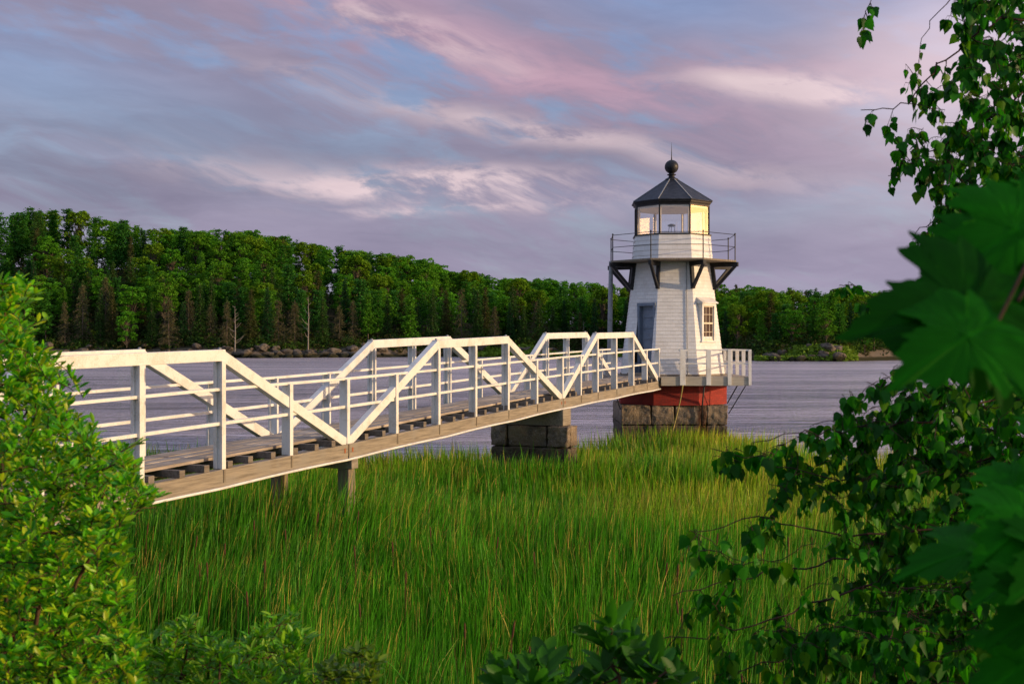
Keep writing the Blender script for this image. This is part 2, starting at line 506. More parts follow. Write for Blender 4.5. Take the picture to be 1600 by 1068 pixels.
def m_ground():
    m, nt, b, w = mat('earth', 0.95, spec=0.1)
    g = nt.nodes.new('ShaderNodeNewGeometry'); P = g.outputs['Position']
    n = w.noise(P, .5, 6, .6); f = w.noise(P, 9, 5, .7)
    x, y, z = w.sep(P)
    col = w.mix(w.ss(n, .4, .65), (0.055, 0.045, 0.025), (0.035, 0.05, 0.018))
    col = w.mix(w.mul(w.ss(f, .5, .7), .6), col, (0.13, 0.10, 0.06))
    # rock and weed belt on the far bank
    rk = w.noise(P, .35, 6, .75)
    rock = w.mix(w.ss(rk, .45, .62), (0.19, 0.15, 0.11), (0.06, 0.05, 0.03))
    farm = w.mul(w.ss(y, 150, 200), w.ss(z, 3.2, 2.0))
    col = w.mix(farm, col, rock)
    weed = w.mul(w.ss(y, 150, 200), w.ss(w.m('MULTIPLY_ADD', rk, 1.2, z), 1.7, 1.2))
    col = w.mix(weed, col, (0.035, 0.033, 0.015))
    nt.links.new(col, b.inputs['Base Color'])
    bumpit(nt, b, w.add(f, rk), 0.8, 0.08)
    return m


xs = axis([(-2500, -420, 160), (-420, -60, 5), (-60, -14, 2), (-14, 16, .6), (16, 60, 2), (60, 420, 5), (420, 2500, 160)])
ys = axis([(-60, 0, 4), (0, 48, .6), (48, 120, 8), (120, 245, 12), (245, 440, 2.2), (440, 700, 20), (700, 4500, 300)])
X, Y = np.meshgrid(xs, ys)
Z = ground_h(X, Y)
nx, ny = len(xs), len(ys)
ii = (np.arange(ny - 1)[:, None] * nx + np.arange(nx - 1)[None, :]).ravel()
me = fast('ground', np.stack([X.ravel(), Y.ravel(), Z.ravel()], 1), np.stack([ii, ii + 1, ii + nx + 1, ii + nx], 1))
tag(link('ground', me, m_ground(), smooth=True), kind='structure', label='muddy marsh ground and wooded far bank')


# ------------------------------------------------------------------ river
def m_water():
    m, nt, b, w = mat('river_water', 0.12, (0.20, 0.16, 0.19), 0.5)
    b.inputs['IOR'].default_value = 2.4
    g = nt.nodes.new('ShaderNodeNewGeometry'); P = g.outputs['Position']
    x, y, z = w.sep(P)
    a = w.noise(w.xyz(w.mul(x, .16), w.mul(y, .60), 0.0), 1.0, 5, .6, .8)
    c = w.noise(w.xyz(w.mul(x, .8), w.mul(y, 2.2), 3.0), 1.0, 4, .6, .4)
    d = w.noise(w.xyz(w.mul(x, .035), w.mul(y, .14), 5.0), 1.0, 5, .6, .6)
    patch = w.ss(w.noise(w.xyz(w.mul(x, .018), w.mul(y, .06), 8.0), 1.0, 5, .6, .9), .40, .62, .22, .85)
    h = w.add(w.add(w.mul(a, 1.0), w.mul(c, .5)), w.mul(d, 3.0))
    n = nt.nodes.new('ShaderNodeBump'); n.inputs['Distance'].default_value = 0.8
    nt.links.new(patch, n.inputs['Strength'])
    nt.links.new(h, n.inputs['Height']); nt.links.new(n.outputs[0], b.inputs['Normal'])
    nt.links.new(w.ss(y, 40, 220, .06, .22), b.inputs['Roughness'])
    # silty colour, with pale and dark streaks put in for reflected sky
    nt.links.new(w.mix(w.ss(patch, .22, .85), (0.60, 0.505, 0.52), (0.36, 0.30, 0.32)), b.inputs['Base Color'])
    return m


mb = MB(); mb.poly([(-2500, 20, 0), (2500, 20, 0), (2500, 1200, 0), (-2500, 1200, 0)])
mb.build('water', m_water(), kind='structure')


# ------------------------------------------------------------------ footbridge
B0 = Vector(((545 - 800) / F * 22.5, 22.5, 0))
D = Vector((DX, DY, 0)); N = Vector((DY, -DX, 0))
LS = 22.5 * 0.472 / DY
WB = 1.86
T_END = 1.84


def zb(t): return E + float(np.interp(t, [-1, 0, 1, 1.84], [-2.30, -1.985, -1.62, -1.42]))


def ztop(t): return E + float(np.interp(t, [-.667, -.333, .333, .667, 1.26, 1.57], [-.20, -.125, .045, .15, .285, .34]))


def zrail(t, low=False):
    a = float(np.interp(t, [-1, -.333, 0, .5, 1, 1.84], [1.36, 1.34, 1.29, 1.24, 1.20, 1.19]))
    return zb(t) + (a if not low else a * .58)


def bp(t, w, z): return B0 + D * (LS * t) - N * w + Vector((0, 0, z))


bridge = empty('footbridge', bp(-1, WB / 2, zb(-1)), 'long white painted timber footbridge with truss railings leading to the lighthouse', 'footbridge')
TR = [(-1.0, -.667, -.333, 0.0), (0.0, .333, .667, 1.0), (1.0, 1.26, 1.575, T_END)]


def bbox_t(mbx, t, dt, w0, w1, z0, z1):
    """box around station t, dt metres along the bridge"""
    a, b = t - dt / 2 / LS, t + dt / 2 / LS
    mbx.hexa([bp(a, w1, z0), bp(a, w0, z0), bp(b, w0, z0), bp(b, w1, z0), bp(a, w1, z1), bp(a, w0, z1), bp(b, w0, z1), bp(b, w1, z1)])


def run(mbx, t0, t1, w0, w1, f0, f1):
    """bar running along the bridge; f0(t), f1(t) bottom and top"""
    mbx.hexa([bp(t0, w1, f0(t0)), bp(t0, w0, f0(t0)), bp(t1, w0, f0(t1)), bp(t1, w1, f0(t1)),
              bp(t0, w1, f1(t0)), bp(t0, w0, f1(t0)), bp(t1, w0, f1(t1)), bp(t1, w1, f1(t1))])


for side in (0, 1):
    # side 0: near truss (outer face w = 0), side 1: far truss mirrored
    def W(a): return a if side == 0 else WB - a
    for (t0, ta, tb, t1) in TR:
        m = MB(); run(m, ta - .006, tb + .006, *sorted((W(.02), W(.16))), lambda t: ztop(t) - .19, ztop)
        tc_ = m.build('top_chord', WHITE, bridge, bevel=.008)
        for tt in (ta, tb):
            b = MB(); q = bp(tt, W(.09), ztop(tt)); b.ring((q.x, q.y), [(.03, q.z - .002), (.03, q.z + .03), (.012, q.z + .035)], 8)
            b.build('bolt', GREYM, tc_)
        for (p, q) in ((t0, ta), (t1, tb)):
            sg = 1 if q > p else -1
            m = MB()
            # four sided bar with a plumb foot
            A0 = bp(p + sg * .004, W(.093), zb(p) + .02); A1 = bp(q, W(.093), ztop(q) - .10)
            m.beam(A0, A1, .145, .185, side=N)
            m.build('brace', WHITE, bridge, bevel=.008)
        n3 = (t0, t0 + (ta - t0) / 2, ta, (ta + tb) / 2, tb, tb + (t1 - tb) / 2)
        if t1 == T_END: n3 = n3 + (T_END,)
        for i, t in enumerate(n3):
            tall = i in (2, 3, 4)
            zt = (ztop(t) - .19) if tall else zrail(t) - .03
            m = MB()
            wo = sorted((W(.0), W(.045))); wi = sorted((W(.045), W(.20)))
            bbox_t(m, t, .10, *wo, zb(t) - .002, zt)
            bbox_t(m, t + .0, .055, *wi, zb(t), zt - .002)
            if tall:
                wm = sorted((W(.11), W(.135))); bbox_t(m, t, .11, *wm, zb(t) + .001, zt - .004)
            pst = m.build('post', WHITE, bridge, bevel=.004)
            s_ = MB(); bbox_t(s_, t, .05, *sorted((W(-.012), W(.003))), zb(t) - .22, zb(t) - .01)
            s_.build('strap', POSTW, pst)
    for low in (False, True):
        for (a, b) in ((-1, 0), (0, 1), (1, T_END + .02)):
            m = MB(); k = 5
            for j in range(k):
                u, v = a + (b - a) * j / k, a + (b - a) * (j + 1) / k
                run(m, u, v, *sorted((W(.048), W(.125 if low else .15))), lambda t: zrail(t, low) - (.055 if low else .05), lambda t: zrail(t, low))
            m.build('lower_rail' if low else 'handrail', WHITE, bridge, bevel=.004)
    for (a, b) in ((-1, 0), (0, 1), (1, T_END)):
        m = MB(); run(m, a + .0015, b - .0015, *sorted((W(.0), W(.19))), lambda t: zb(t) - .30, lambda t: zb(t) - .003)
        bm_ = m.build('beam', BEAMW, bridge, bevel=.01)
        if a >= 0:
            for dt in (-.012, .012):
                r_ = MB(); bbox_t(r_, a + dt, .05, *sorted((W(-.006), W(.002))), zb(a) - .17, zb(a) - .08); r_.build('rust_plate', RUST, bm_)
# joists
nj = 52
for k in range(nj):
    t = -1 + (T_END + 1) * (k + .5) / nj + random.uniform(-.003, .003)
    ext = random.uniform(-.02, .08)
    m = MB(); bbox_t(m, t, .13, ext, WB - ext, zb(t) + .0, zb(t) + .115)
    m.build('joist', DARKW, bridge, bevel=.006)
# deck planks, running lengthwise
m = MB(); w0, w1 = .34, WB - .30; npl = 8; pw = (w1 - w0) / npl
for i in range(npl):
    cuts = [-1.0]
    while cuts[-1] < T_END:
        cuts.append(min(T_END, cuts[-1] + random.uniform(.28, .42)))
    cuts = sorted(set(cuts + [0.0, 1.0]))
    for a, b in zip(cuts[:-1], cuts[1:]):
        if b - a < .01: continue
        dz = random.uniform(-.006, .006)
        run(m, a + .0004, b - .0004, w0 + i * pw + .004, w0 + (i + 1) * pw - .004, lambda t: zb(t) + .117 + dz, lambda t: zb(t) + .165 + dz)
m.build('deck', PLANK, bridge)
# conduit slung along the outer beam
m = MB(); pts = []
for k in range(70):
    t = -1 + (T_END + 1) * k / 69
    sag = .02 * (1 - abs(math.sin(t * 9)))
    pts.append(bp(t, -.03, zb(t) - .305 - sag + .02))
m.tube(pts, .024, 8); m.build('conduit', WHITE, bridge, smooth=True)

# timber bents and stone pier
bent = empty('timber_bent', bp(.01, WB / 2, 0), 'weathered timber post support under the footbridge, standing in the marsh grass', 'bridge support')
for wv in (.14, WB - .14):
    m = MB(); bbox_t(m, .012, .25, wv - .13, wv + .13, -.4, zb(0) - .50); m.build('post', POSTW, bent, bevel=.02)
m = MB(); bbox_t(m, .012, .24, -.06, WB + .06, zb(0) - .50, zb(0) - .305); m.build('cap_beam', BEAMW, bent, bevel=.015)
ab = empty('timber_bent', bp(-.995, WB / 2, 1.5), 'timber sill under the landward end of the footbridge', 'bridge support')
m = MB(); bbox_t(m, -.985, .4, -.1, WB + .1, zb(-1) - .9, zb(-1) - .305); m.build('cap_beam', POSTW, ab, bevel=.02)


def granite(name, cx, cy, rot, wx, wy, zt, courses, label, cat='stone pier', joints=None):
    root = empty(name, (cx, cy, 0), label, cat)
    ca, sa = math.cos(rot), math.sin(rot)
    def T(x, y, z): return Vector((cx + x * ca - y * sa, cy + x * sa + y * ca, z))
    z1 = zt; rr = random.Random(4)
    V = []; m = MB()
    for ci, h in enumerate(courses):
        z0 = z1 - h
        js = joints[ci % len(joints)]
        xs_ = [-wx / 2] + [-wx / 2 + j * wx for j in js] + [wx / 2]
        for a, b in zip(xs_[:-1], xs_[1:]):
            for (ya, yb) in ((-wy / 2, -wy * .1), (-wy * .1, wy / 2)):
                j = lambda: rr.uniform(-.02, .02)
                g_ = .012; o = rr.uniform(-.03, .03)
                yo = o if ya < -wy * .3 else 0; y2 = o if yb > wy * .3 else 0
                m.hexa([T(a + g_ + j(), ya + g_ + yo + j(), z0 + g_), T(b - g_ + j(), ya + g_ + yo + j(), z0 + g_), T(b - g_ + j(), yb - g_ + y2 + j(), z0 + g_), T(a + g_ + j(), yb - g_ + y2 + j(), z0 + g_),
                        T(a + g_ + j(), ya + g_ + yo + j(), z1 - .004), T(b - g_ + j(), ya + g_ + yo + j(), z1 - .004), T(b - g_ + j(), yb - g_ + y2 + j(), z1 - .004), T(a + g_ + j(), yb - g_ + y2 + j(), z1 - .004)])
        z1 = z0
    o = m.build('stone_block', GRAN, root)
    sd_ = o.modifiers.new('bevel', 'BEVEL'); sd_.width = .03; sd_.segments = 1
    sb_ = o.modifiers.new('cut', 'SUBSURF'); sb_.subdivision_type = 'SIMPLE'; sb_.levels = 4; sb_.render_levels = 4
    tx = bpy.data.textures.new('stone_face', 'CLOUDS'); tx.noise_scale = .22; tx.noise_depth = 3
    dm = o.modifiers.new('rough', 'DISPLACE'); dm.texture = tx; dm.strength = .10; dm.mid_level = .6; dm.texture_coords = 'LOCAL'
    return root, T


psp = bp(1.0, WB / 2, 0)
prot = math.atan2(N.y, N.x)
pier2, _ = granite('stone_pier', psp.x + N.x * .02, psp.y + N.y * .02, prot, 2.42, .82, E - 2.40, [.62, .62, .8, .6], 'dark granite block pier under the middle of the footbridge', joints=[[.22, .72], [.5]])
m = MB(); bbox_t(m, 1.0, .62, -.12, WB + .05, E - 2.395, zb(1) - .305); m.build('timber_cap', BEAMW, pier2, bevel=.02)

# ------------------------------------------------------------------ lighthouse
TX, TY = 6.15, 44.4
ROT = R(-3.0)
ZD = E - 1.27          # platform deck
pier1, _ = granite('stone_pier', 6.0, TY, 0.0, 3.95, 3.9, E - 2.33, [.74, .72, .75, .9], 'broad square granite block pier carrying the lighthouse', joints=[[.28, .50, .80], [.25, .79], [.4, .7]])
light = empty('lighthouse', (TX, TY, ZD), 'small white shingled octagonal lighthouse with black gallery and lantern roof', 'lighthouse')


def face_basis(i):
    """i = 0 faces the viewer, 1 the right front, -1 the left front"""
    a = -PI / 2 + i * PI / 4 + ROT
    n = Vector((math.cos(a), math.sin(a), 0)); t = Vector((-math.sin(a), math.cos(a), 0))
    return n, t


def FP(i, u, off, z):
    n, t = face_basis(i)
    p = Vector((TX, TY, 0)) + n * off + t * u
    p.z = z
    return p


T8 = math.tan(PI / 8)
AP0, AP1, ZG = 1.93, 1.42, E + 3.0       # apothem at foot, at gallery; gallery deck height


def ap(z): return AP0 + (AP1 - AP0) * (z - ZD) / (ZG - ZD)


DOOR_U, DOOR_HW, DOOR_Z = .17, .42, ZD + 2.62
m = MB(); ch = .135; nc = int((ZG - ZD) / ch)
for i in range(8):
    for j in range(nc + 1):
        z0 = ZD + .06 + j * ch; z1 = min(z0 + ch, ZG)
        if z0 >= ZG: break
        a0 = ap(z0) + .014; a1 = ap(z1) + .002
        h0, h1 = a0 * T8, a1 * T8
        segs = [(-h0, h0, -h1, h1)]
        if i == 7 and z0 < DOOR_Z:
            segs = [(-h0, DOOR_U - DOOR_HW, -h1, DOOR_U - DOOR_HW), (DOOR_U + DOOR_HW, h0, DOOR_U + DOOR_HW, h1)]
        for (l0, r0, l1, r1) in segs:
            uo = i * 3.3
            m.poly([FP(i, l0, a0, z0), FP(i, r0, a0, z0), FP(i, r1, a1, z1), FP(i, l1, a1, z1)],
                   [(l0 + uo, z0 - ZD - .06), (r0 + uo, z0 - ZD - .06), (r1 + uo, z1 - ZD - .06), (l1 + uo, z1 - ZD - .06)])
            ain = ap(z0) - .0
            m.poly([FP(i, l0, ain, z0), FP(i, r0, ain, z0), FP(i, r0, a0, z0), FP(i, l0, a0, z0)], [(l0 + uo, .01)] * 4)
m.build('wall', SHING, light)
# sill skirt at foot
m = MB(); m.ring((TX, TY), [(1.90 / math.cos(PI / 8), ZD + .005), (1.945 / math.cos(PI / 8), ZD + .005), (1.945 / math.cos(PI / 8), ZD + .075), (1.90 / math.cos(PI / 8), ZD + .075)], 8, PI / 8 + ROT)
m.build('foot_board', BEAMW, light)
# inner lining so the door opening is closed
# door: plumb, recessed at the foot
aD = ap(DOOR_Z) + .015
di = 7
m = MB()


def fbox(mbx, i, u0, u1, o0, o1, z0, z1):
    mbx.hexa([FP(i, u0, o1, z0), FP(i, u1, o1, z0), FP(i, u1, o0, z0), FP(i, u0, o0, z0), FP(i, u0, o1, z1), FP(i, u1, o1, z1), FP(i, u1, o0, z1), FP(i, u0, o0, z1)])


# casing
fbox(m, di, DOOR_U - DOOR_HW - .02, DOOR_U - DOOR_HW + .09, aD - .25, aD + .045, ZD + .012, DOOR_Z)
fbox(m, di, DOOR_U + DOOR_HW - .09, DOOR_U + DOOR_HW + .02, aD - .25, aD + .045, ZD + .012, DOOR_Z)
fbox(m, di, DOOR_U - DOOR_HW - .03, DOOR_U + DOOR_HW + .03, aD - .25, aD + .05, DOOR_Z + .0, DOOR_Z + .11)
for sg in (-1, 1):   # wide reveals fill the wedge between battered wall and plumb casing
    u = DOOR_U + sg * (DOOR_HW + .008)
    fbox(m, di, min(u, u + sg * .012), max(u, u + sg * .012), aD - .2, ap(ZD) - .03, ZD + .08, ZD + .5)
m.build('door_frame', DOORP, light, bevel=.004)
m = MB(); dw = DOOR_HW - .09
fbox(m, di, DOOR_U - dw, DOOR_U + dw, aD - .20, aD - .13, ZD + .02, DOOR_Z)
for k in range(6):
    z0 = ZD + .12 + k * .405
    fbox(m, di, DOOR_U - dw + .07, DOOR_U + dw - .07, aD - .131, aD - .105, z0 + .04, z0 + .33)
dr = m.build('door', DOORP, light, bevel=.006)
m = MB(); q = FP(di, DOOR_U - dw + .07, aD - .06, ZD + 1.05); q0 = FP(di, DOOR_U - dw + .07, aD - .14, ZD + 1.05)
m.tube([q0, q], .03, 8); m.build('handle', BLACKP, dr)
m = MB(); fbox(m, di, DOOR_U - .5, DOOR_U + .5, aD - .1, ap(ZD) + .25, ZD + .012, ZD + .12); m.build('door_step', BEAMW, light, bevel=.01)
# window on the right front face
wi = 1; wu = -.02; whw = .40; wz0 = ZD + 1.32; wz1 = wz0 + 1.30
aW = ap(wz0) + .03
m = MB()
for (u0, u1, z0, z1, o) in ((-whw, -whw + .09, wz0, wz1, .03), (whw - .09, whw, wz0, wz1, .03), (-whw, whw, wz1 - .001, wz1 + .09, .032), (-whw - .05, whw + .05, wz0 - .06, wz0, .06)):
    fbox(m, wi, wu + u0, wu + u1, ap(z1) - .05, aW + o, z0, z1)
win = m.build('window', WHITE, light, bevel=.004)
m = MB(); fbox(m, wi, wu - whw + .085, wu + whw - .085, aW - .10, aW - .04, wz0 + .002, wz1 - .002); m.build('pane', DGLASS, win)
m = MB(); iw = whw - .09
for u in (-iw + .02, iw - .02): fbox(m, wi, wu + u - .02, wu + u + .02, aW - .045, aW - .02, wz0, wz1)
for u in (-iw / 3, iw / 3): fbox(m, wi, wu + u - .007, wu + u + .007, aW - .045, aW - .03, wz0, wz1)
zmid = (wz0 + wz1) / 2
for z_, hh in ((wz0 + .03, .03), (zmid, .028), (wz1 - .02, .02), ((wz0 + zmid) / 2, .007), ((zmid + wz1) / 2, .007)):
    fbox(m, wi, wu - iw, wu + iw, aW - .046, aW - .018 if hh > .015 else aW - .028, z_ - hh, z_ + hh)
m.build('sash', CREAM, win)
m = MB()
zt_ = wz1 + .09
A = [FP(wi, wu - whw - .07, aW + .10, zt_), FP(wi, wu + whw + .07, aW + .10, zt_), FP(wi, wu + whw + .07, ap(zt_) - .03, zt_), FP(wi, wu - whw - .07, ap(zt_) - .03, zt_)]
Bq = [A[0] + Vector((0, 0, .035)), A[1] + Vector((0, 0, .035)), FP(wi, wu + whw + .05, ap(zt_ + .25) - .02, zt_ + .25), FP(wi, wu - whw - .05, ap(zt_ + .25) - .02, zt_ + .25)]
m.hexa(A + Bq); m.build('window_hood', WHITE, light)
# lightning cable down the front face
m = MB(); m.tube([FP(0, .42, ap(z) + .035, z) for z in np.linspace(ZD + .05, ZG - .03, 12)], .014, 6); m.build('cable', GREYM, light, smooth=True)
# brick drum under the tower
m = MB(); ra = 2.0 / math.cos(PI / 8); zq0, zq1 = E - 2.335, ZD - .145
for i in range(8):
    h = 2.0 * T8; uo = i * 2.1
    m.poly([FP(i, -h, 2.0, zq0), FP(i, h, 2.0, zq0), FP(i, h, 2.0, zq1), FP(i, -h, 2.0, zq1)], [(uo - h, 0), (uo + h, 0), (uo + h, zq1 - zq0), (uo - h, zq1 - zq0)])
m.build('brick_base', BRICK, light)
# gallery
cc = math.cos(PI / 8); GA = 2.34
m = MB(); m.ring((TX, TY), [(GA / cc, ZG), (GA / cc, ZG + .07)], 8, PI / 8 + ROT)
m.build('gallery_floor', POSTW, light, bevel=.008)
rootC = Vector((TX, TY, 0))


def corner(i, r, z):
    a = -PI / 2 + PI / 8 + i * PI / 4 + ROT
    return Vector((TX + r * math.cos(a), TY + r * math.sin(a), z))


for i in range(8):
    m = MB(); ri = ap(ZG - .5) / cc + .05
    tn = (corner(i, 1, 0) - corner(i, 0, 0)).cross(Vector((0, 0, 1)))
    m.beam(corner(i, ap(ZG) / cc - .1, ZG - .085), corner(i, GA / cc + .07, ZG - .085), .13, .165, side=tn)
    m.beam(corner(i, ap(ZG - 1.0) / cc + .05, ZG - 1.02), corner(i, ap(ZG) / cc + .07, ZG - .17), .125, .15, side=tn)
    m.beam(corner(i, ap(ZG - .95) / cc + .06, ZG - .98), corner(i, GA / cc - .02, ZG - .12), .10, .11, side=tn)
    m.build('bracket', BLACKP, light, bevel=.008)
GH = .96
for i in range(8):
    m = MB(); m.tube([corner(i, GA / cc - .05, ZG - .02), corner(i, GA / cc - .05, ZG + .07 + GH)], .021, 8)
    q = corner(i, GA / cc - .05, ZG + .07 + GH); m.ring((q.x, q.y), [(.012, q.z), (.032, q.z + .02), (.032, q.z + .045), (.01, q.z + .065)], 8)
    m.build('rail_post', BLACKP, light)
for hh in (GH, GH * .52):
    m = MB()
    for i in range(8):
        m.tube([corner(i, GA / cc - .05, ZG + .07 + hh), corner(i + 1, GA / cc - .05, ZG + .07 + hh)], .013, 6)
    m.build('gallery_rail', BLACKP, light)
# parapet below the lantern
ZP = E + 4.02
m = MB(); np_ = 5
for i in range(8):
    for j in range(np_):
        z0 = ZG + .072 + j * (ZP - ZG - .072) / np_; z1 = ZG + .072 + (j + 1) * (ZP - ZG - .072) / np_
        f = lambda z: 1.50 + (1.415 - 1.50) * (z - ZG) / (ZP - ZG)
        a0, a1 = f(z0) + .018, f(z1)
        m.poly([FP(i, -a0 * T8, a0, z0), FP(i, a0 * T8, a0, z0), FP(i, a1 * T8, a1, z1), FP(i, -a1 * T8, a1, z1)], [(-a0 * .41, j * .135 + .01), (a0 * .41, j * .135 + .01), (a1 * .41, j * .135 + .125), (-a1 * .41, j * .135 + .125)])
        m.poly([FP(i, -a0 * T8, a0 - .02, z0), FP(i, a0 * T8, a0 - .02, z0), FP(i, a0 * T8, a0, z0), FP(i, -a0 * T8, a0, z0)])
m.build('parapet', SHING, light)
m = MB(); m.ring((TX, TY), [(1.43 / cc, ZP), (1.46 / cc, ZP + .01), (1.46 / cc, ZP + .045), (1.38 / cc, ZP + .05)], 8, PI / 8 + ROT); m.build('lantern_sill', BLACKP, light)
m = MB(); m.ring((TX, TY), [(1.32 / cc, ZP + .052), (1.32 / cc, ZP + .07)], 8, PI / 8 + ROT); m.build('lantern_floor', CREAM, light)
ZL = E + 5.13; LA = 1.36
for i in range(8):
    m = MB(); tn = (corner(i, 1, 0) - corner(i, 0, 0))
    m.tube([corner(i, LA / cc, ZP + .045), corner(i, LA / cc, ZL)], .032, 6); m.build('mullion', BLACKP, light)
    m = MB(); m.tube([corner(i, LA / cc - .10, ZP + .07), corner(i, LA / cc - .10, ZL - .06)], .038, 4); m.build('inner_post', CREAM, light)
    m = MB(); h = LA * T8 - .02
    fbox(m, i, -h, h, LA - .006, LA + .0, ZP + .05, ZL)
    m.build('lantern_pane', GLASS, light)
m = MB()
for i in range(8):
    h = (LA + .0) * T8
    fbox(m, i, -h - .0, h + .0, LA - .02, LA + .03, ZL + .0, ZL + .05)
m.build('head_rail', BLACKP, light)
m = MB()
m.ring((TX, TY), [(.1, ZL + .03), (1.33 / cc, ZL - .07), (1.335 / cc, ZL + .03)], 8, PI / 8 + ROT); m.build('lantern_ceiling', CREAM, light)
m = MB()
m.ring((TX, TY), [((LA + .02) / cc, ZL + .051), ((LA + .035) / cc, ZL + .10), ((LA + .075) / cc, ZL + .105), ((LA + .085) / cc, ZL + .165), (.3, ZL + .17)], 8, PI / 8 + ROT); m.build('cornice', BLACKP, light)
m = MB(); zr0, zr1 = ZL + .172, E + 6.25
m.ring((TX, TY), [(1.49 / cc, zr0), (1.50 / cc, zr0 + .035), (.20 / cc, zr1)], 8, PI / 8 + ROT)
roof = m.build('roof', SLATE, light)
m = MB()
for i in range(8): m.beam(corner(i, 1.50 / cc, zr0 + .045), corner(i, .2 / cc, zr1 + .01), .035, .02)
m.build('hip_trim', GREYM, roof)
m = MB(); z0 = zr1 - .02
m.ring((TX, TY), [(.27, z0 - .03), (.25, z0 + .04), (.19, z0 + .07), (.12, z0 + .11), (.11, z0 + .17), (.17, z0 + .19), (.17, z0 + .22), (.10, z0 + .24), (.11, z0 + .27)], 20)
m.build('neck', BLACKP, roof, smooth=True)
m = MB(); zc = E + 6.74; rb = .265
m.ring((TX, TY), [(rb * math.sin(a) + .002, zc - rb * math.cos(a)) for a in np.linspace(.05, PI - .05, 18)], 28); m.build('ball', BLACKP, roof, smooth=True)
m = MB(); m.ring((TX, TY), [(.028, zc + rb - .01), (.018, zc + rb + .12), (.003, E + 7.68)], 8); m.build('spike', BLACKP, roof)
# lamp in the lantern
m = MB()
for k in range(3):
    a = k * 2.1 + .3; m.tube([(TX + .16 * math.cos(a), TY + .16 * math.sin(a), ZP + .07), (TX + .10 * math.cos(a), TY + .10 * math.sin(a), ZP + .46)], .012, 6)
m.ring((TX, TY), [(.12, ZP + .42), (.15, ZP + .45), (.15, ZP + .48), (.06, ZP + .52)], 14)
m.build('lamp', BLACKP, light)

# platform round the tower foot
plat = empty('platform', (6.13, TY, ZD), 'timber platform with white railing around the lighthouse foot', 'platform')
px0, px1, py0, py1 = 3.62, 8.66, 41.9, 46.9
m = MB(); k = 26
for j in range(k):
    a = py0 + (py1 - py0) * j / k; b = py0 + (py1 - py0) * (j + 1) / k
    m.box(px0, px1, a + .004, b - .004, ZD - .045, ZD)
m.build('deck', PLANK, plat)
m = MB(); m.box(5.42, px1 + .003, py0 - .045, py0 - .003, ZD - .32, ZD + .004); m.build('fascia', PALEF, plat, bevel=.006)
m = MB(); m.box(px1 + .0, px1 + .045, py0, py1, ZD - .32, ZD + .003); m.build('fascia', BEAMW, plat, bevel=.006)
m = MB(); m.box(px0 - .045, px0, py0 + .9, py1, ZD - .32, ZD + .003); m.build('fascia', BEAMW, plat, bevel=.006)
for j in range(6):
    y = py0 + .15 + j * .93; m = MB(); m.box(px0, px1, y, y + .12, ZD - .31, ZD - .05)
    if 0 < j < 5:
        m = MB(); m.box(px0, 4.0, y, y + .12, ZD - .31, ZD - .05); m.box(8.2, px1, y, y + .12, ZD - .31, ZD - .05)
    m.build('joist', DARKW, plat)
zh = .97


def prail(pts, parent):
    for hh, th in ((zh, .05), (zh * .5, .045)):
        for a, b in zip(pts[:-1], pts[1:]):
            m = MB(); m.beam((a[0], a[1], ZD + hh), (b[0], b[1], ZD + hh), .09 if hh == zh else .045, th)
            m.build('rail', WHITE, parent, bevel=.004)


fy = py0 - .02
prail([(6.05, fy), (8.66, fy), (8.66, py1), (3.66, py1), (3.66, py0 + 1.3)], plat)
for (x, y, w_, front) in [(6.20, fy, .2, 1), (7.14, fy, .17, 1), (7.90, fy, .13, 1), (8.64, fy, .1, 1), (8.66, 43.1, .12, 0), (8.66, 44.3, .12, 0), (8.66, 45.6, .12, 0), (8.66, py1, .12, 0),
                          (7.3, py1, .12, 0), (6.0, py1, .12, 0), (4.8, py1, .12, 0), (3.66, py1, .12, 0), (3.66, 45.2, .12, 0), (3.66, 43.4, .12, 0)]:
    m = MB()
    if front: m.box(x - w_ / 2, x + w_ / 2, fy - .075, fy + .03, ZD - .30, ZD + zh + .02)
    else: m.box(x - w_ / 2, x + w_ / 2, y - .05, y + .05, ZD + .003, ZD + zh - .027)
    m.build('post', WHITE, plat, bevel=.004)
for (a, b) in (((8.25, 42.1, ZD - .3), (7.95, 42.5, E - 2.25)), ((8.62, 42.4, ZD - .3), (8.0, 42.55, E - 2.65)), ((3.75, 43.0, ZD - .3), (4.02, 42.7, E - 2.5)), ((8.6, 45.8, ZD - .3), (8.0, 45.8, E - 2.6))):
    m = MB(); m.tube([a, b], .022, 6); m.build('stay_rod', BLACKP, plat)
m = MB(); pts = []
for k in range(14):
    u = k / 13; pts.append((6.20 - .12 * u - .20 * u * u, 41.86 + .42 * min(1, u * 1.6) - .05, ZD - .3 + (E - 3.3 - ZD + .3) * u))
m.tube(pts, .022, 6); tag(m.build('rope', ROPE, smooth=True), 'faded yellow rope hanging down the granite pier face below the platform', 'rope')
m = MB(); m.tube([(7.0, 41.93, ZD - .3), (7.0, 42.36, E - 2.3), (6.98, 42.37, E - 3.1)], .03, 6); tag(m.build('drain_pipe', BLACKP, smooth=True), 'dark pipe running down the rust stained joint of the lighthouse pier', 'pipe')
# grey pole left of the tower
m = MB(); m.tube([(3.80, 45.0, ZD + .0), (3.83, 45.0, ZD + 2.2), (3.87, 45.0, E + 3.15)], [.10, .095, .085], 10)
tag(m.build('pole', GREYM, smooth=True), 'bare grey pole standing at the left side of the lighthouse platform', 'pole')


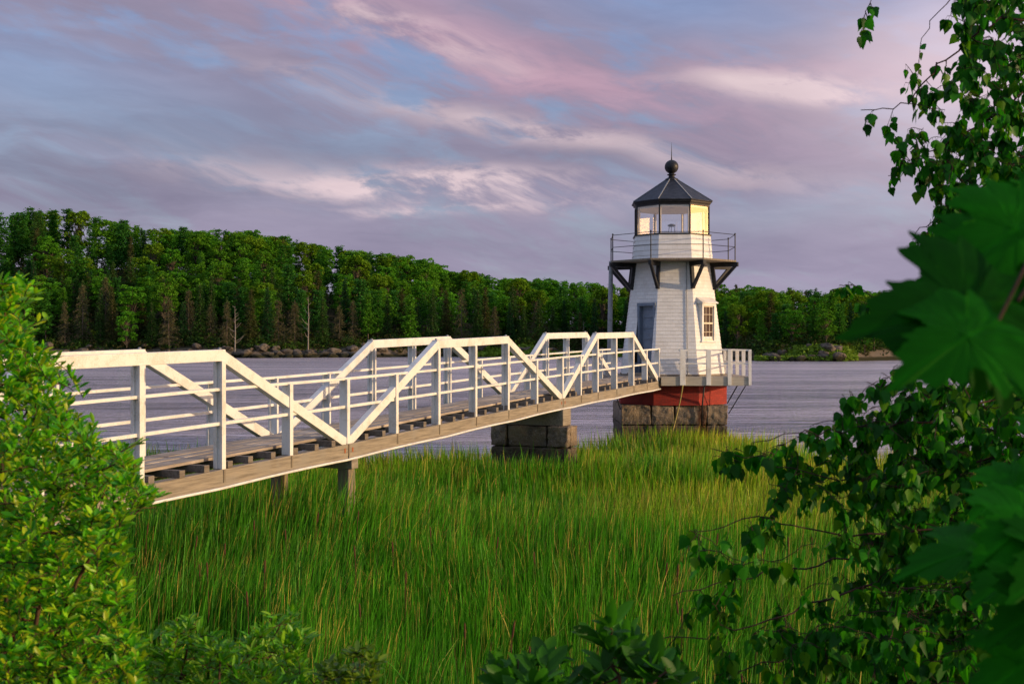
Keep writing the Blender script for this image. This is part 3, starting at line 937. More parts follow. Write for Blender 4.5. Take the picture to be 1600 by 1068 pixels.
# ------------------------------------------------------------------ marsh grass
def blades(x, y, h, w, lean_dir, lean, col_base, col_tip, zb_):
    n = len(x); L = 4
    ts = np.array([0, .45, .8, 1.0])
    V = np.zeros((n, L, 2, 3), np.float32); Cc = np.zeros((n, L, 2, 3), np.float32)
    fa = rng.uniform(0, PI, n)
    wx, wy = np.cos(fa), np.sin(fa)
    for k, t in enumerate(ts):
        b = lean * (t ** 2)
        cx = x + np.cos(lean_dir) * b * h; cy = y + np.sin(lean_dir) * b * h
        cz = zb_ + h * (t - .25 * lean * t * t)
        ww = w * (1 - t ** 1.8) * .5 + .0006
        for s, sg in ((0, -1), (1, 1)):
            V[:, k, s, 0] = cx + sg * wx * ww; V[:, k, s, 1] = cy + sg * wy * ww; V[:, k, s, 2] = cz
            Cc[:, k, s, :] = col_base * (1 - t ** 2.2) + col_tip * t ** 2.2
    base = (np.arange(n) * 8)[:, None]
    Fq = np.concatenate([base + np.array([[2 * k, 2 * k + 1, 2 * k + 3, 2 * k + 2]]) for k in range(3)], 0)
    return V.reshape(-1, 3), Fq, Cc.reshape(-1, 3)


def marsh():
    xs_, ys_ = [], []
    for (y0, y1, dens) in ((8.5, 14, 420), (14, 20, 330), (20, 28, 240), (28, 36, 190), (36, 46, 150)):
        wl, wr = -.47 * y1 - 2.5, .47 * y1 + 2.0
        n = int((y1 - y0) * (wr - wl) * dens)
        x = rng.uniform(wl, wr, n); y = rng.uniform(y0, y1, n)
        k = (np.abs(x) < .47 * y + 2.5)
        xs_.append(x[k]); ys_.append(y[k])
    x = np.concatenate(xs_); y = np.concatenate(ys_)
    me_ = marsh_edge(x)
    yb = 5.2 + np.clip(-x, 0, 60) * .78 + np.clip(x - 4, 0, 60) * .5
    thin = vnoise(x, y, 2.1, 9) * .6 + vnoise(x, y, .8, 12) * .4
    keep = (y < me_ - .2 + rng.normal(0, .3, len(x))) & (y > yb - .5) & (rng.uniform(0, 1, len(x)) < .38 + .85 * thin)
    # openings: debris patch near left, bare patch right, the piers themselves
    bare = ((x + 4.1) ** 2 / 1.2 + (y - 14.3) ** 2 / 2.6 < 1) | ((x - 3.4) ** 2 / 1.0 + (y - 12.6) ** 2 / 1.0 < 1)
    keep &= ~(bare & (rng.uniform(0, 1, len(x)) < .85))
    keep &= ~((np.abs(x - 6.0) < 2.0) & (y > 42.4))
    dx = x - psp.x; dy = y - psp.y
    al = dx * DX + dy * DY; ac = dx * DY - dy * DX
    keep &= ~((np.abs(al) < .45) & (np.abs(ac) < 1.25))
    x = x[keep]; y = y[keep]; n = len(x)
    tall = vnoise(x, y, 3.3, 4) * .6 + vnoise(x, y, 1.1, 6) * .4
    h = rng.normal(1.0, .19, n) * (.72 + .42 * tall)
    h *= 1 - .18 * smoothstep(y, 38, 45)
    # taller reeds around the timber bent, covering the post feet
    h *= 1 + .35 * np.exp(-((x - B0.x + .7) ** 2 / 5. + (y - 22.5) ** 2 / 5.))
    h = np.clip(h, .35, 1.75)
    w = rng.uniform(.010, .030, n) * (1 + .035 * np.maximum(0, y - 14))
    yel = vnoise(x, y, 4.0, 21) * .55 + vnoise(x, y, 1.3, 22) * .45
    yel = np.clip(yel + .030 * (y - 26) * .6 + .02 * x * .7, 0, 1.3)  # reeds yellower far and right, golden sunlight put into their colour
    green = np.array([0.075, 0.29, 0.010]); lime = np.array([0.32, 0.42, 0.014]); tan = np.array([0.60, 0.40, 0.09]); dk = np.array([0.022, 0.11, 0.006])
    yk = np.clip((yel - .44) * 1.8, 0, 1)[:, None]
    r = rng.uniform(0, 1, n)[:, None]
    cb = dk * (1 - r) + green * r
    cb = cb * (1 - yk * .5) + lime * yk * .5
    ct = green * (1 - yk) + lime * yk
    dry = (rng.uniform(0, 1, n)[:, None] < .13 + .14 * yk)
    ct = np.where(dry, tan, ct); cb = np.where(dry, cb * .9 + tan * .06, cb)
    br = rng.uniform(.35, 1.6, n)[:, None]
    sw = vnoise(x, y, 2.6, 41); ld = rng.normal(.1, 1.0, n) + (vnoise(x, y, 3.7, 42) - .5) * 6; ln = np.abs(rng.normal(.10, .11, n)) + .22 * np.clip(sw - .55, 0, 1)
    ln = np.where(rng.uniform(0, 1, n) < .07, ln + .5, ln)
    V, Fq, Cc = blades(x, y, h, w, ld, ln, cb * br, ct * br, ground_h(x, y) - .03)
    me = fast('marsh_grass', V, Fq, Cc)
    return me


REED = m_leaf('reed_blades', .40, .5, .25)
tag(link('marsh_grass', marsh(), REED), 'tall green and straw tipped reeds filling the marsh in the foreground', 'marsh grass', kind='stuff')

# brown cattail heads among the reeds
m = MB()
for k in range(46):
    yy = rng.uniform(10.5, 20); xx = rng.uniform(-.36, .28) * yy; z = float(ground_h(xx, yy)); hh = rng.uniform(.85, 1.25)
    lx = rng.uniform(-.05, .05)
    m.tube([(xx, yy, z), (xx + lx, yy, z + hh)], .005, 5); m.tube([(xx + lx, yy, z + hh), (xx + lx * 1.2, yy, z + hh + .03), (xx + lx * 1.5, yy, z + hh + .16), (xx + lx * 1.6, yy, z + hh + .19)], [.005, .012, .012, .004], 6)
CAT, _, _, _ = mat('cattail_brown', .9, (.09, .035, .015))
tag(m.build('cattail_heads', CAT), 'brown cattail heads scattered between the reeds', 'cattails', kind='stuff')


def driftwood(px, py, d, L, r, ang, label):
    x, y, z = PX(px, py, d); z = float(ground_h(x, y)) + r
    pts = [(x + math.cos(ang) * L * (u - .5), y + math.sin(ang) * L * (u - .5) + .05 * math.sin(u * 7), z + .03 * math.sin(u * 5)) for u in np.linspace(0, 1, 8)]
    m = MB(); m.tube(pts, [r * (1 - .5 * u) * random.uniform(.85, 1.1) for u in np.linspace(0, 1, 8)], 8)
    tag(m.build('driftwood', PALEW, smooth=True), label, 'driftwood', 'driftwood in the reeds')


PALEW = m_wood('bleached_wood', (.42, .37, .32), (.24, .21, .19), (.48, .44, .4), (1, 0))
driftwood(275, 858, 13.6, .9, .035, .1, 'thin bleached driftwood lying in the gap in the reeds near the left shrub')
driftwood(262, 880, 14.6, 1.3, .05, 2.7, 'longer grey driftwood behind the other in the left reed gap')
driftwood(1275, 992, 12.6, .5, .06, .4, 'short pale driftwood in the bare patch of reeds lower right')


# ------------------------------------------------------------------ forest on the far shore
def cards(cent, size, flat=0.3, col=(.05, .1, .02), var=.25, squash=.6, rg=rng):
    """random leaf-clump quads (irregular) around centres"""
    n = len(cent)
    nrm = rg.normal(0, 1, (n, 3)); nrm[:, 2] = np.abs(nrm[:, 2]) + flat
    nrm /= np.linalg.norm(nrm, axis=1)[:, None]
    a = np.cross(nrm, rg.normal(0, 1, (n, 3))); a /= np.linalg.norm(a, axis=1)[:, None]
    b = np.cross(nrm, a)
    sz = (np.asarray(size) * rg.uniform(.6, 1.3, n))[:, None]
    cs = [(-.5, -.35), (.1, -.55), (.55, .05), (.15, .5), (-.4, .3)]
    V = np.stack([cent + a * sz * (u * rg.uniform(.7, 1.3, (n, 1))) + b * sz * (v * squash * rg.uniform(.7, 1.3, (n, 1))) for (u, v) in cs], 1)
    base = (np.arange(n) * 5)[:, None]
    Fq = base + np.arange(5)[None, :]
    c = np.asarray(col)[None, :] * rg.uniform(1 - var, 1 + var, (n, 1))
    Cc = np.repeat(c[:, None, :], 5, 1)
    return V.reshape(-1, 3), Fq, Cc.reshape(-1, 3)


def joinm(parts):
    V = []; Fq = []; Cc = []; b = 0
    for v, f, c in parts:
        V.append(v); Fq.append(f + b); Cc.append(c); b += len(v)
    return np.concatenate(V), np.concatenate(Fq), np.concatenate(Cc)


def np_tube(P, r, n=4):
    """quads for one polyline tube, P (k,3)"""
    P = np.asarray(P, float); k = len(P); r = np.broadcast_to(r, (k,))
    d = np.gradient(P, axis=0); d /= np.linalg.norm(d, axis=1)[:, None] + 1e-9
    ref = np.where(np.abs(d[:, 2:3]) > .9, np.array([[1., 0, 0]]), np.array([[0, 0, 1.]]))
    a = np.cross(d, ref); a /= np.linalg.norm(a, axis=1)[:, None] + 1e-9
    b = np.cross(d, a)
    th = np.arange(n) * 2 * PI / n
    V = P[:, None, :] + (a[:, None, :] * np.cos(th)[None, :, None] + b[:, None, :] * np.sin(th)[None, :, None]) * r[:, None, None]
    i = np.arange(k - 1)[:, None] * n; j = np.arange(n)[None, :]
    q = np.stack([i + j, i + (j + 1) % n, i + n + (j + 1) % n, i + n + j], -1).reshape(-1, 4)
    return V.reshape(-1, 3), q


def tubes(list_, col=(.1, .08, .06)):
    V = []; Q = []; b = 0
    for P, r, n in list_:
        v, q = np_tube(P, r, n); V.append(v); Q.append(q + b); b += len(v)
    V = np.concatenate(V); Q = np.concatenate(Q)
    return V, Q, np.tile(np.asarray(col), (len(V), 1))


def conifer(seed, h=19., rad=3.1, col=(.03, .075, .018), kind='spruce', dens=1.0):
    g = np.random.default_rng(seed); cs = []; sz = []; br = []
    z = (.10 if kind == 'spruce' else .24) * h
    lean = g.uniform(-.02, .02, 2)
    while z < h * .985:
        t = (z / h)
        if kind == 'spruce': L0 = rad * (1 - t) ** .8 + .25
        else: L0 = rad * (1.15 - t) ** .55 * g.uniform(.55, 1.1)
        nb = 6 if kind == 'spruce' else 5
        a0 = g.uniform(0, 2 * PI)
        for k in range(nb):
            L = L0 * g.uniform(.55, 1.15)
            a = a0 + k * 2 * PI / nb + g.uniform(-.3, .3)
            nn = max(3, int(L * (4.2 if kind == 'spruce' else 4.5) * dens))
            u = g.uniform(.15, 1.0, nn) ** .8
            droop = -.35 if kind == 'spruce' else .18
            p = np.stack([np.cos(a) * u * L + lean[0] * z, np.sin(a) * u * L + lean[1] * z, z + droop * u * u * L * .6 + (0.25 * L * u if kind == 'pine' else 0)], 1)
            p += g.normal(0, .16 if kind == 'spruce' else .32, p.shape) * np.array([1, 1, .6])
            cs.append(p); br.append((np.array([[lean[0] * z, lean[1] * z, z], p[np.argmax(u)]]), np.array([.05, .02]), 3))
        z += g.uniform(.45, .8) if kind == 'spruce' else g.uniform(.75, 1.35)
    cs = np.concatenate(cs)
    cs = np.concatenate([cs, cs + g.normal(0, .3, cs.shape)])
    crown = cards(cs, .46 if kind == 'spruce' else .62, .9, np.array(col) * 1.15, .45, .6, g)
    tr = [(np.array([[0, 0, -1.5], [0, 0, 0], [lean[0] * h * .5, lean[1] * h * .5, h * .5], [lean[0] * h, lean[1] * h, h]]), np.array([.26, .22, .14, .03]), 6)]
    return crown, tubes(tr + br)


def broadleaf(seed, h=17., rad=4.2, col=(.06, .11, .015)):
    g = np.random.default_rng(seed); cs = []; br = []
    nl = 62
    for k in range(nl):
        t = g.uniform(0, 1)
        zc = h * (.30 + .62 * t); rr = rad * math.sqrt(max(.05, 1 - ((t - .45) / .62) ** 2)) * g.uniform(.45, .95)
        a = g.uniform(0, 2 * PI); c = np.array([rr * math.cos(a), rr * math.sin(a), zc])
        s = g.uniform(.75, 1.45)
        q = g.normal(0, 1, (80, 3)); q /= np.linalg.norm(q, axis=1)[:, None]; q[:, 2] = np.where(q[:, 2] < -.3, -q[:, 2], q[:, 2])
        cs.append(c + q * s * g.uniform(.7, 1.1, (80, 1)) * np.array([1, 1, .75]))
        br.append((np.array([[0, 0, zc * .55], c * np.array([.5, .5, .85]), c]), np.array([.09, .05, .02]), 3))
    cs = np.concatenate(cs)
    crown = cards(cs, .46, .7, np.array(col) * 1.12, .45, .8, g)
    tr = [(np.array([[0, 0, -1.5], [0, 0, 0], [0, 0, h * .5], [.2, .1, h * .85]]), np.array([.28, .24, .16, .04]), 6)]
    return crown, tubes(tr + br)


def deadtree(seed, h=15., bare=False):
    g = np.random.default_rng(seed); br = []; cs = []
    br.append((np.array([[0, 0, -1.5], [0, 0, 0], [.15, 0, h * .5], [.1, .1, h]]), np.array([.20, .17, .11, .02]) * (1.05 if bare else 1), 6))
    z = h * (.12 if not bare else .25)
    while z < h * .97:
        for k in range(5 if not bare else 1):
            a = g.uniform(0, 2 * PI); L = (3.6 if not bare else 2.6) * (1 - z / h) ** .7 * g.uniform(.5, 1.1) + .3
            e = np.array([math.cos(a) * L, math.sin(a) * L, z + (-.25 * L if not bare else .75 * L)])
            br.append((np.array([[0.1, 0, z], e * np.array([.5, .5, 0]) + np.array([0, 0, z + (0 if not bare else .25 * L)]), e]), np.array([.05, .035, .015]) * (1.5 if bare else 1), 3))
            if not bare:
                u = g.uniform(.2, 1, 12)[:, None]; p0 = np.array([[0.1, 0, z]])
                cs.append(p0 + (e - p0) * u + g.normal(0, .22, (12, 3)))
        z += g.uniform(.35, .55) if not bare else g.uniform(.5, 1.0)
    crown = cards(np.concatenate(cs), .42, .2, (.095, .092, .04), .45, .3, g) if cs else None
    return crown, tubes(br)


FOL = m_leaf('far_foliage', .3, .8, .1)


def m_bark(name, a, b_):
    m, nt, b, w = mat(name, .95, spec=.1); g = nt.nodes.new('ShaderNodeNewGeometry')
    x, y, z = w.sep(g.outputs['Position'])
    n = w.noise(w.xyz(w.mul(x, 9.), w.mul(y, 9.), w.mul(z, 2.5)), 1.0, 5, .65)
    nt.links.new(w.mix(w.ss(n, .38, .65), a, b_), b.inputs['Base Color']); bumpit(nt, b, n, .6, .02)
    return m


BARK = m_bark('far_bark', (.16, .125, .09), (.08, .065, .05)); PBARK = m_bark('pale_bark', (.26, .23, .19), (.16, .14, .12))

KINDS = {
    'pine_tree': [conifer(s, 18 + s % 3, 3.3, c, 'pine', 2.4) for s, c in ((1, (.040, .15, .014)), (2, (.07, .20, .012)), (3, (.032, .125, .018)))],
    'spruce_tree': [conifer(s, 18, 2.6, c, 'spruce', 1.9) for s, c in ((11, (.020, .07, .018)), (12, (.035, .085, .016)), (13, (.06, .07, .02)))],
    'broadleaf_tree': [broadleaf(s, 16, 4.0, c) for s, c in ((21, (.08, .21, .012)), (22, (.07, .22, .012)), (23, (.11, .21, .010)))],
    'withered_spruce': [deadtree(s, 15) for s in (31, 32, 33)],
    'bare_tree': [deadtree(s, 12, True) for s in (41, 42)],
}
LAB = {'pine_tree': 'layered green pine', 'spruce_tree': 'dark narrow spruce', 'broadleaf_tree': 'rounded leafy tree',
       'withered_spruce': 'withered brown spruce', 'bare_tree': 'bare pale dead tree'}
HT = {}
PROTO = {}
for kname, lst in KINDS.items():
    PROTO[kname] = []
    for crown, tr in lst:
        mc = None
        if crown is not None:
            mc = fast('crown', *crown); mc.materials.append(FOL)
        mt = fast('trunk', *tr); mt.materials.append(PBARK if kname == 'bare_tree' else BARK)
        hh = float(max(tr[0][:, 2].max(), crown[0][:, 2].max() if crown is not None else 0))
        PROTO[kname].append((mc, mt, hh))


def sector(U):
    if U < 250: return 'above the bridge\'s left end'
    if U < 480: return 'left of the middle truss'
    if U < 700: return 'behind the middle truss'
    if U < 960: return 'just left of the lighthouse'
    if U < 1330: return 'right of the lighthouse'
    return 'behind the right leaves'


def place_tree(kname, U, Dy, htarget, where, rr):
    x = (U - 800) / F * Dy; y = Dy
    z = float(ground_h(x, y)) - .2
    mc, mt, hh = rr.choice(PROTO[kname])
    s = htarget / hh; wsc = s * rr.uniform(.85, 1.15) if s < 1 else (s ** .6) * rr.uniform(.9, 1.15)
    e = bpy.data.objects.new(kname, None); C.objects.link(e)
    e.location = (x, y, z); e.rotation_euler = (0, 0, rr.uniform(0, 6.28)); e.scale = (wsc, wsc, s)
    tag(e, '%s %s, %s' % (LAB[kname], where, sector(U)), 'tree', 'far shore %ss %s' % (kname.replace('_', ' '), sector(U)))
    if mc is not None:
        o = bpy.data.objects.new('crown', mc); C.objects.link(o); o.parent = e
    o = bpy.data.objects.new('trunk', mt); C.objects.link(o); o.parent = e


rr = random.Random(5)


def pick(U, row):
    if U > 1110: ws = (('pine_tree', .5), ('broadleaf_tree', .35), ('spruce_tree', .15))
    elif row == 0: ws = (('pine_tree', .16), ('spruce_tree', .48), ('broadleaf_tree', .10), ('withered_spruce', .26))
    elif row >= 3 and U > 240: ws = (('pine_tree', .3), ('broadleaf_tree', .64), ('spruce_tree', .06))
    elif row >= 3: ws = (('pine_tree', .6), ('broadleaf_tree', .2), ('spruce_tree', .2))
    elif row == 2 and U > 300: ws = (('pine_tree', .35), ('broadleaf_tree', .45), ('spruce_tree', .2))
    else: ws = (('pine_tree', .36), ('spruce_tree', .40), ('broadleaf_tree', .14), ('withered_spruce', .10))
    r = rr.random(); a = 0
    for k, v in ws:
        a += v
        if r < a: return k
    return ws[0][0]


ROWS = [(7, 27, .62, 'at the far waterline'), (18, 31, .8, 'low on the far bank'), (36, 32, .9, 'half way up the far slope'), (60, 33, 1.0, 'high on the far slope'), (88, 23, None, 'on the skyline')]
cnt = 0
for ri, (off, sp, hf, where) in enumerate(ROWS):
    U = -120 + rr.uniform(0, 20)
    while U < 1500:
        u = U + rr.uniform(-8, 8); dd = float(shoreD(u)) + off + rr.uniform(-4, 4)
        x = (u - 800) / F * dd; gz = float(ground_h(x, dd))
        skyz = E + (534 - float(np.interp(u, SK_U, SK_V))) / F * dd
        if hf is None: h = max(9., skyz - gz + rr.uniform(-2.4, .3))
        else: h = min((17.5 if u < 1110 else 13.0) * rr.uniform(.72, 1.12) * (.92 if ri == 0 else 1), max(7, skyz - gz - 1))
        place_tree(pick(u, ri), u, dd, h, where, rr); cnt += 1
        U += sp * rr.uniform(.75, 1.25) * (.92 if u > 1100 else 1.0)
for (u, off, h, kd, lb) in ((367, 1, 14, 0, 'bare pale dead tree leaning at the water edge behind the left bridge truss'), (481, 2, 17.5, 1, 'tall bare pale trunk at the water edge behind the rise of the second truss'), (912, 3, 10, 0, 'white forked dead tree between the lighthouse pole and the second truss')):
    dd = float(shoreD(u)) + off; n0 = len(C.objects); place_tree('bare_tree', u, dd, h, 'x', rr)
    e = [o for o in C.objects[n0:] if o.name.startswith('bare_tree')][0]; e['label'] = lb; e['group'] = 'bare pale trees on the far shore'
print('trees', cnt)


# undergrowth and the deep wood behind: one mass
def wood_mass():
    parts = []; g = np.random.default_rng(99)
    n = 11000
    U = g.uniform(-420, 1800, n); off = np.where(g.uniform(0, 1, n) < .45, g.uniform(3, 20, n), g.uniform(15, 120, n))
    dd = shoreD(U) + off; x = (U - 800) / F * dd; z = ground_h(x, dd)
    r = g.uniform(.6, 1.9, n)
    k = 28
    q = g.normal(0, 1, (n, k, 3)); q /= np.linalg.norm(q, axis=2)[:, :, None]
    hgt = np.abs(g.normal(0, 2.6, n)) * np.clip(off / 25, .35, 1.6)
    c = np.stack([x, dd, z + hgt], 1)[:, None, :] + q * r[:, None, None] * np.array([1, 1, .8])
    pal = np.array([(.035, .08, .014), (.06, .06, .02), (.025, .06, .014), (.06, .12, .012)])
    col = pal[g.integers(0, 4, n)]
    V, Fq, Cc = cards(c.reshape(-1, 3), .55, .5, (1, 1, 1), .3, .7, g)
    Cc = Cc * np.repeat(col, k * 5, 0)
    parts.append((V, Fq, Cc))
    # background crowns between and behind the counted trees
    for i in range(720):
        u = g.uniform(-500, 1900)
        o = g.choice([26, 47, 74, 105, 125]) + g.uniform(-5, 5); d_ = float(shoreD(u)) + o
        X_ = (u - 800) / F * d_; gz = float(ground_h(X_, d_)); skyz = E + (534 - float(np.interp(u, SK_U, SK_V))) / F * d_
        h = min(22. if o > 60 else 15., max(6, skyz - gz - .8)) * g.uniform(.88, 1.0)
        kn = ['pine_tree', 'spruce_tree', 'broadleaf_tree'][g.integers(0, 3)]
        crown, tr = KINDS[kn][g.integers(0, 3)]
        s = h / crown[0][:, 2].max(); a = g.uniform(0, 6.28)
        v, f, cc_ = crown
        sel = g.uniform(0, 1, len(f)) < .6
        idx = np.repeat(sel, 5)
        v2 = v[idx]; f2 = np.arange(len(v2)).reshape(-1, 5); c2 = cc_[idx]
        v3 = np.stack([(v2[:, 0] * math.cos(a) - v2[:, 1] * math.sin(a)) * s * 1.1 + X_, (v2[:, 0] * math.sin(a) + v2[:, 1] * math.cos(a)) * s * 1.1 + d_, v2[:, 2] * s + gz], 1)
        parts.append((v3, f2, c2))
    return joinm(parts)


tag(link('deep_wood', fast('deep_wood', *wood_mass()), FOL), 'dense wood and undergrowth filling the far shore between the trees', 'woodland', kind='stuff')


# rocks on the far shore
def rock_mesh(seed):
    g = np.random.default_rng(seed)
    import bmesh
    bm = bmesh.new(); bmesh.ops.create_icosphere(bm, subdivisions=3, radius=1.0)
    d = [Vector(g.normal(0, 1, 3)).normalized() for _ in range(9)]; cut = [g.uniform(.55, .85) for _ in d]
    for v in bm.verts:
        for dd, cc2 in zip(d, cut):
            k = v.co.dot(dd)
            if k > cc2: v.co -= dd * (k - cc2)
        v.co += Vector(g.normal(0, .02, 3))
    me = bpy.data.meshes.new('rock'); bm.to_mesh(me); bm.free()
    return me


def m_rock():
    m, nt, b, w = mat('shore_rock', .95, spec=.1); g = nt.nodes.new('ShaderNodeNewGeometry'); P = g.outputs['Position']
    n = w.noise(P, .9, 6, .7); x, y, z = w.sep(P)
    col = w.mix(w.ss(n, .38, .62), (.16, .13, .10), (.07, .06, .045))
    col = w.mix(w.ss(w.m('MULTIPLY_ADD', n, 1.5, z), 2.3, 1.5), col, (.03, .03, .015))
    nt.links.new(col, b.inputs['Base Color']); bumpit(nt, b, n, 1., .2)
    return m


ROCK = m_rock(); RM = []
for s in range(5):
    q = rock_mesh(s); q.materials.append(ROCK); RM.append(q)
for i in range(135):
    u = rr.uniform(1195, 1325) if i % 8 == 0 else rr.choice([rr.uniform(220, 600), rr.uniform(220, 600), rr.uniform(180, 620), rr.uniform(620, 960), rr.uniform(-50, 500)])
    dd = float(shoreD(u)) + rr.uniform(-3, 4); x = (u - 800) / F * dd
    o = bpy.data.objects.new('boulder', rr.choice(RM)); C.objects.link(o)
    s = rr.uniform(.6, 1.7); big = 1180 < u < 1330
    if big: s *= 1.0
    o.location = (x, dd, max(.1, float(ground_h(x, dd))) + rr.uniform(.1, .9)); o.scale = (s * rr.uniform(1.0, 2.0), s, s * rr.uniform(.5, .8)); o.rotation_euler = (rr.uniform(-.2, .2), rr.uniform(-.2, .2), rr.uniform(0, 6))
    tag(o, '%s %s boulder %s, %s' % ('broad' if o.scale[0] / s > 1.5 else 'rounded', 'large' if s > 1.2 else 'small', 'in the far shallows' if dd - float(shoreD(u)) < -.5 else 'at the foot of the far bank', sector(u)), 'boulder', 'boulders on the far shore ' + sector(u))

# pale green marsh strip on the far shore between truss and tower, and by the right rocks
def far_strip(u0, u1, oa, ob, n):
    g = np.random.default_rng(int(u0)); U = g.uniform(u0, u1, n); off = g.uniform(oa, ob, n); dd = shoreD(U) + off
    x = (U - 800) / F * dd; z = np.maximum(ground_h(x, dd), .2)
    c = np.stack([x, dd, z + g.uniform(0, .9, n)], 1)
    return cards(c, .9, .2, (.16, .26, .03), .3, .6, g)


tag(link('shore_grass', fast('shore_grass', *joinm([far_strip(735, 935, -9, 3, 9000), far_strip(930, 1110, -5, 3, 3000), far_strip(1180, 1340, -2, 5, 2600)])), FOL), 'bright green grass strip along the far waterline left of the lighthouse', 'shore grass', kind='stuff')


# ------------------------------------------------------------------ foreground shrubs and trees
def in_poly(px, py, poly):
    c = np.zeros(len(px), bool); j = len(poly) - 1
    for i in range(len(poly)):
        xi, yi = poly[i]; xj, yj = poly[j]
        k = ((yi > py) != (yj > py)) & (px < (xj - xi) * (py - yi) / (yj - yi + 1e-9) + xi)
        c ^= k; j = i
    return c


def sample_poly(poly, n, g):
    P = np.array(poly); out = np.zeros((0, 2))
    while len(out) < n:
        q = g.uniform(P.min(0), P.max(0), (n * 2, 2)); out = np.concatenate([out, q[in_poly(q[:, 0], q[:, 1], poly)]])
    return out[:n]


def unproj(q, d):
    return np.stack([(q[:, 0] - 800) / F * d, d, E - (q[:, 1] - 534) / F * d], 1)


# leaf outlines: right half from base to tip, mirrored; folded on the midrib
def leaf_template(half):
    half = np.array(half)                        # (k,2) x outward, y along; from base to tip
    k = len(half)
    mid = np.array([[0., half[0, 1]], [0., half[-1, 1]]])
    R_ = [(x, y) for x, y in half]; L_ = [(-x, y) for x, y in half]
    return np.array(R_), np.array(L_)


BIRCH = [(0, 0), (.22, .04), (.36, .18), (.40, .32), (.30, .46), (.24, .62), (.13, .78), (0, 1.0)]
OVAL = [(0, 0), (.10, .15), (.19, .38), (.21, .60), (.14, .84), (0, 1.0)]
OVALN = [(0, 0), (.07, .15), (.15, .38), (.17, .60), (.11, .84), (0, 1.0)]
MAPLE = [(0, 0), (.12, -.06), (.34, -.10), (.30, .02), (.52, .06), (.44, .16), (.62, .34), (.48, .34), (.50, .46), (.30, .42), (.22, .44), (.28, .62), (.20, .62), (.19, .76), (.09, .78), (0, 1.0)]
LANCE = [(0, 0), (.06, .12), (.13, .40), (.12, .65), (.06, .86), (0, 1.0)]


def leaves(pos, dirv, nrm, size, half, col, fold=.18, curl=.12):
    """one two-sided folded leaf per position"""
    n = len(pos); half = np.array(half); k = len(half)
    dirv = dirv / (np.linalg.norm(dirv, axis=1)[:, None] + 1e-9)
    sd = np.cross(dirv, nrm); sd /= np.linalg.norm(sd, axis=1)[:, None] + 1e-9
    up = np.cross(sd, dirv)
    size = np.broadcast_to(size, (n,))[:, None]
    V = np.zeros((n, 2 * k - 2, 3))
    lx = np.concatenate([half[:, 0], -half[-2:0:-1, 0]]); ly = np.concatenate([half[:, 1], half[-2:0:-1, 1]])
    for i in range(2 * k - 2):
        V[:, i] = pos + size * (sd * lx[i] + dirv * ly[i] + up * (abs(lx[i]) * fold * 1.0 - curl * ly[i] ** 2))
    base = (np.arange(n) * (2 * k - 2))[:, None]
    right = base + np.arange(0, k)[None, :]
    left = base + np.array([0] + list(range(2 * k - 3, k - 1, -1)) + [k - 1])[None, ::-1]
    Fq = np.concatenate([right, left], 0)
    Cc = np.repeat(col[:, None, :], 2 * k - 2, 1).reshape(-1, 3)
    return V.reshape(-1, 3), Fq, Cc


def curve(a, b, sag, g, k=5, j=.03):
    u = np.linspace(0, 1, k)[:, None]; a = np.asarray(a); b = np.asarray(b); L = np.linalg.norm(b - a)
    P = a * (1 - u) + b * u; P[:, 2] += sag * L * 4 * (u * (1 - u))[:, 0]
    P[1:-1] += g.normal(0, j * L, (k - 2, 3))
    return P


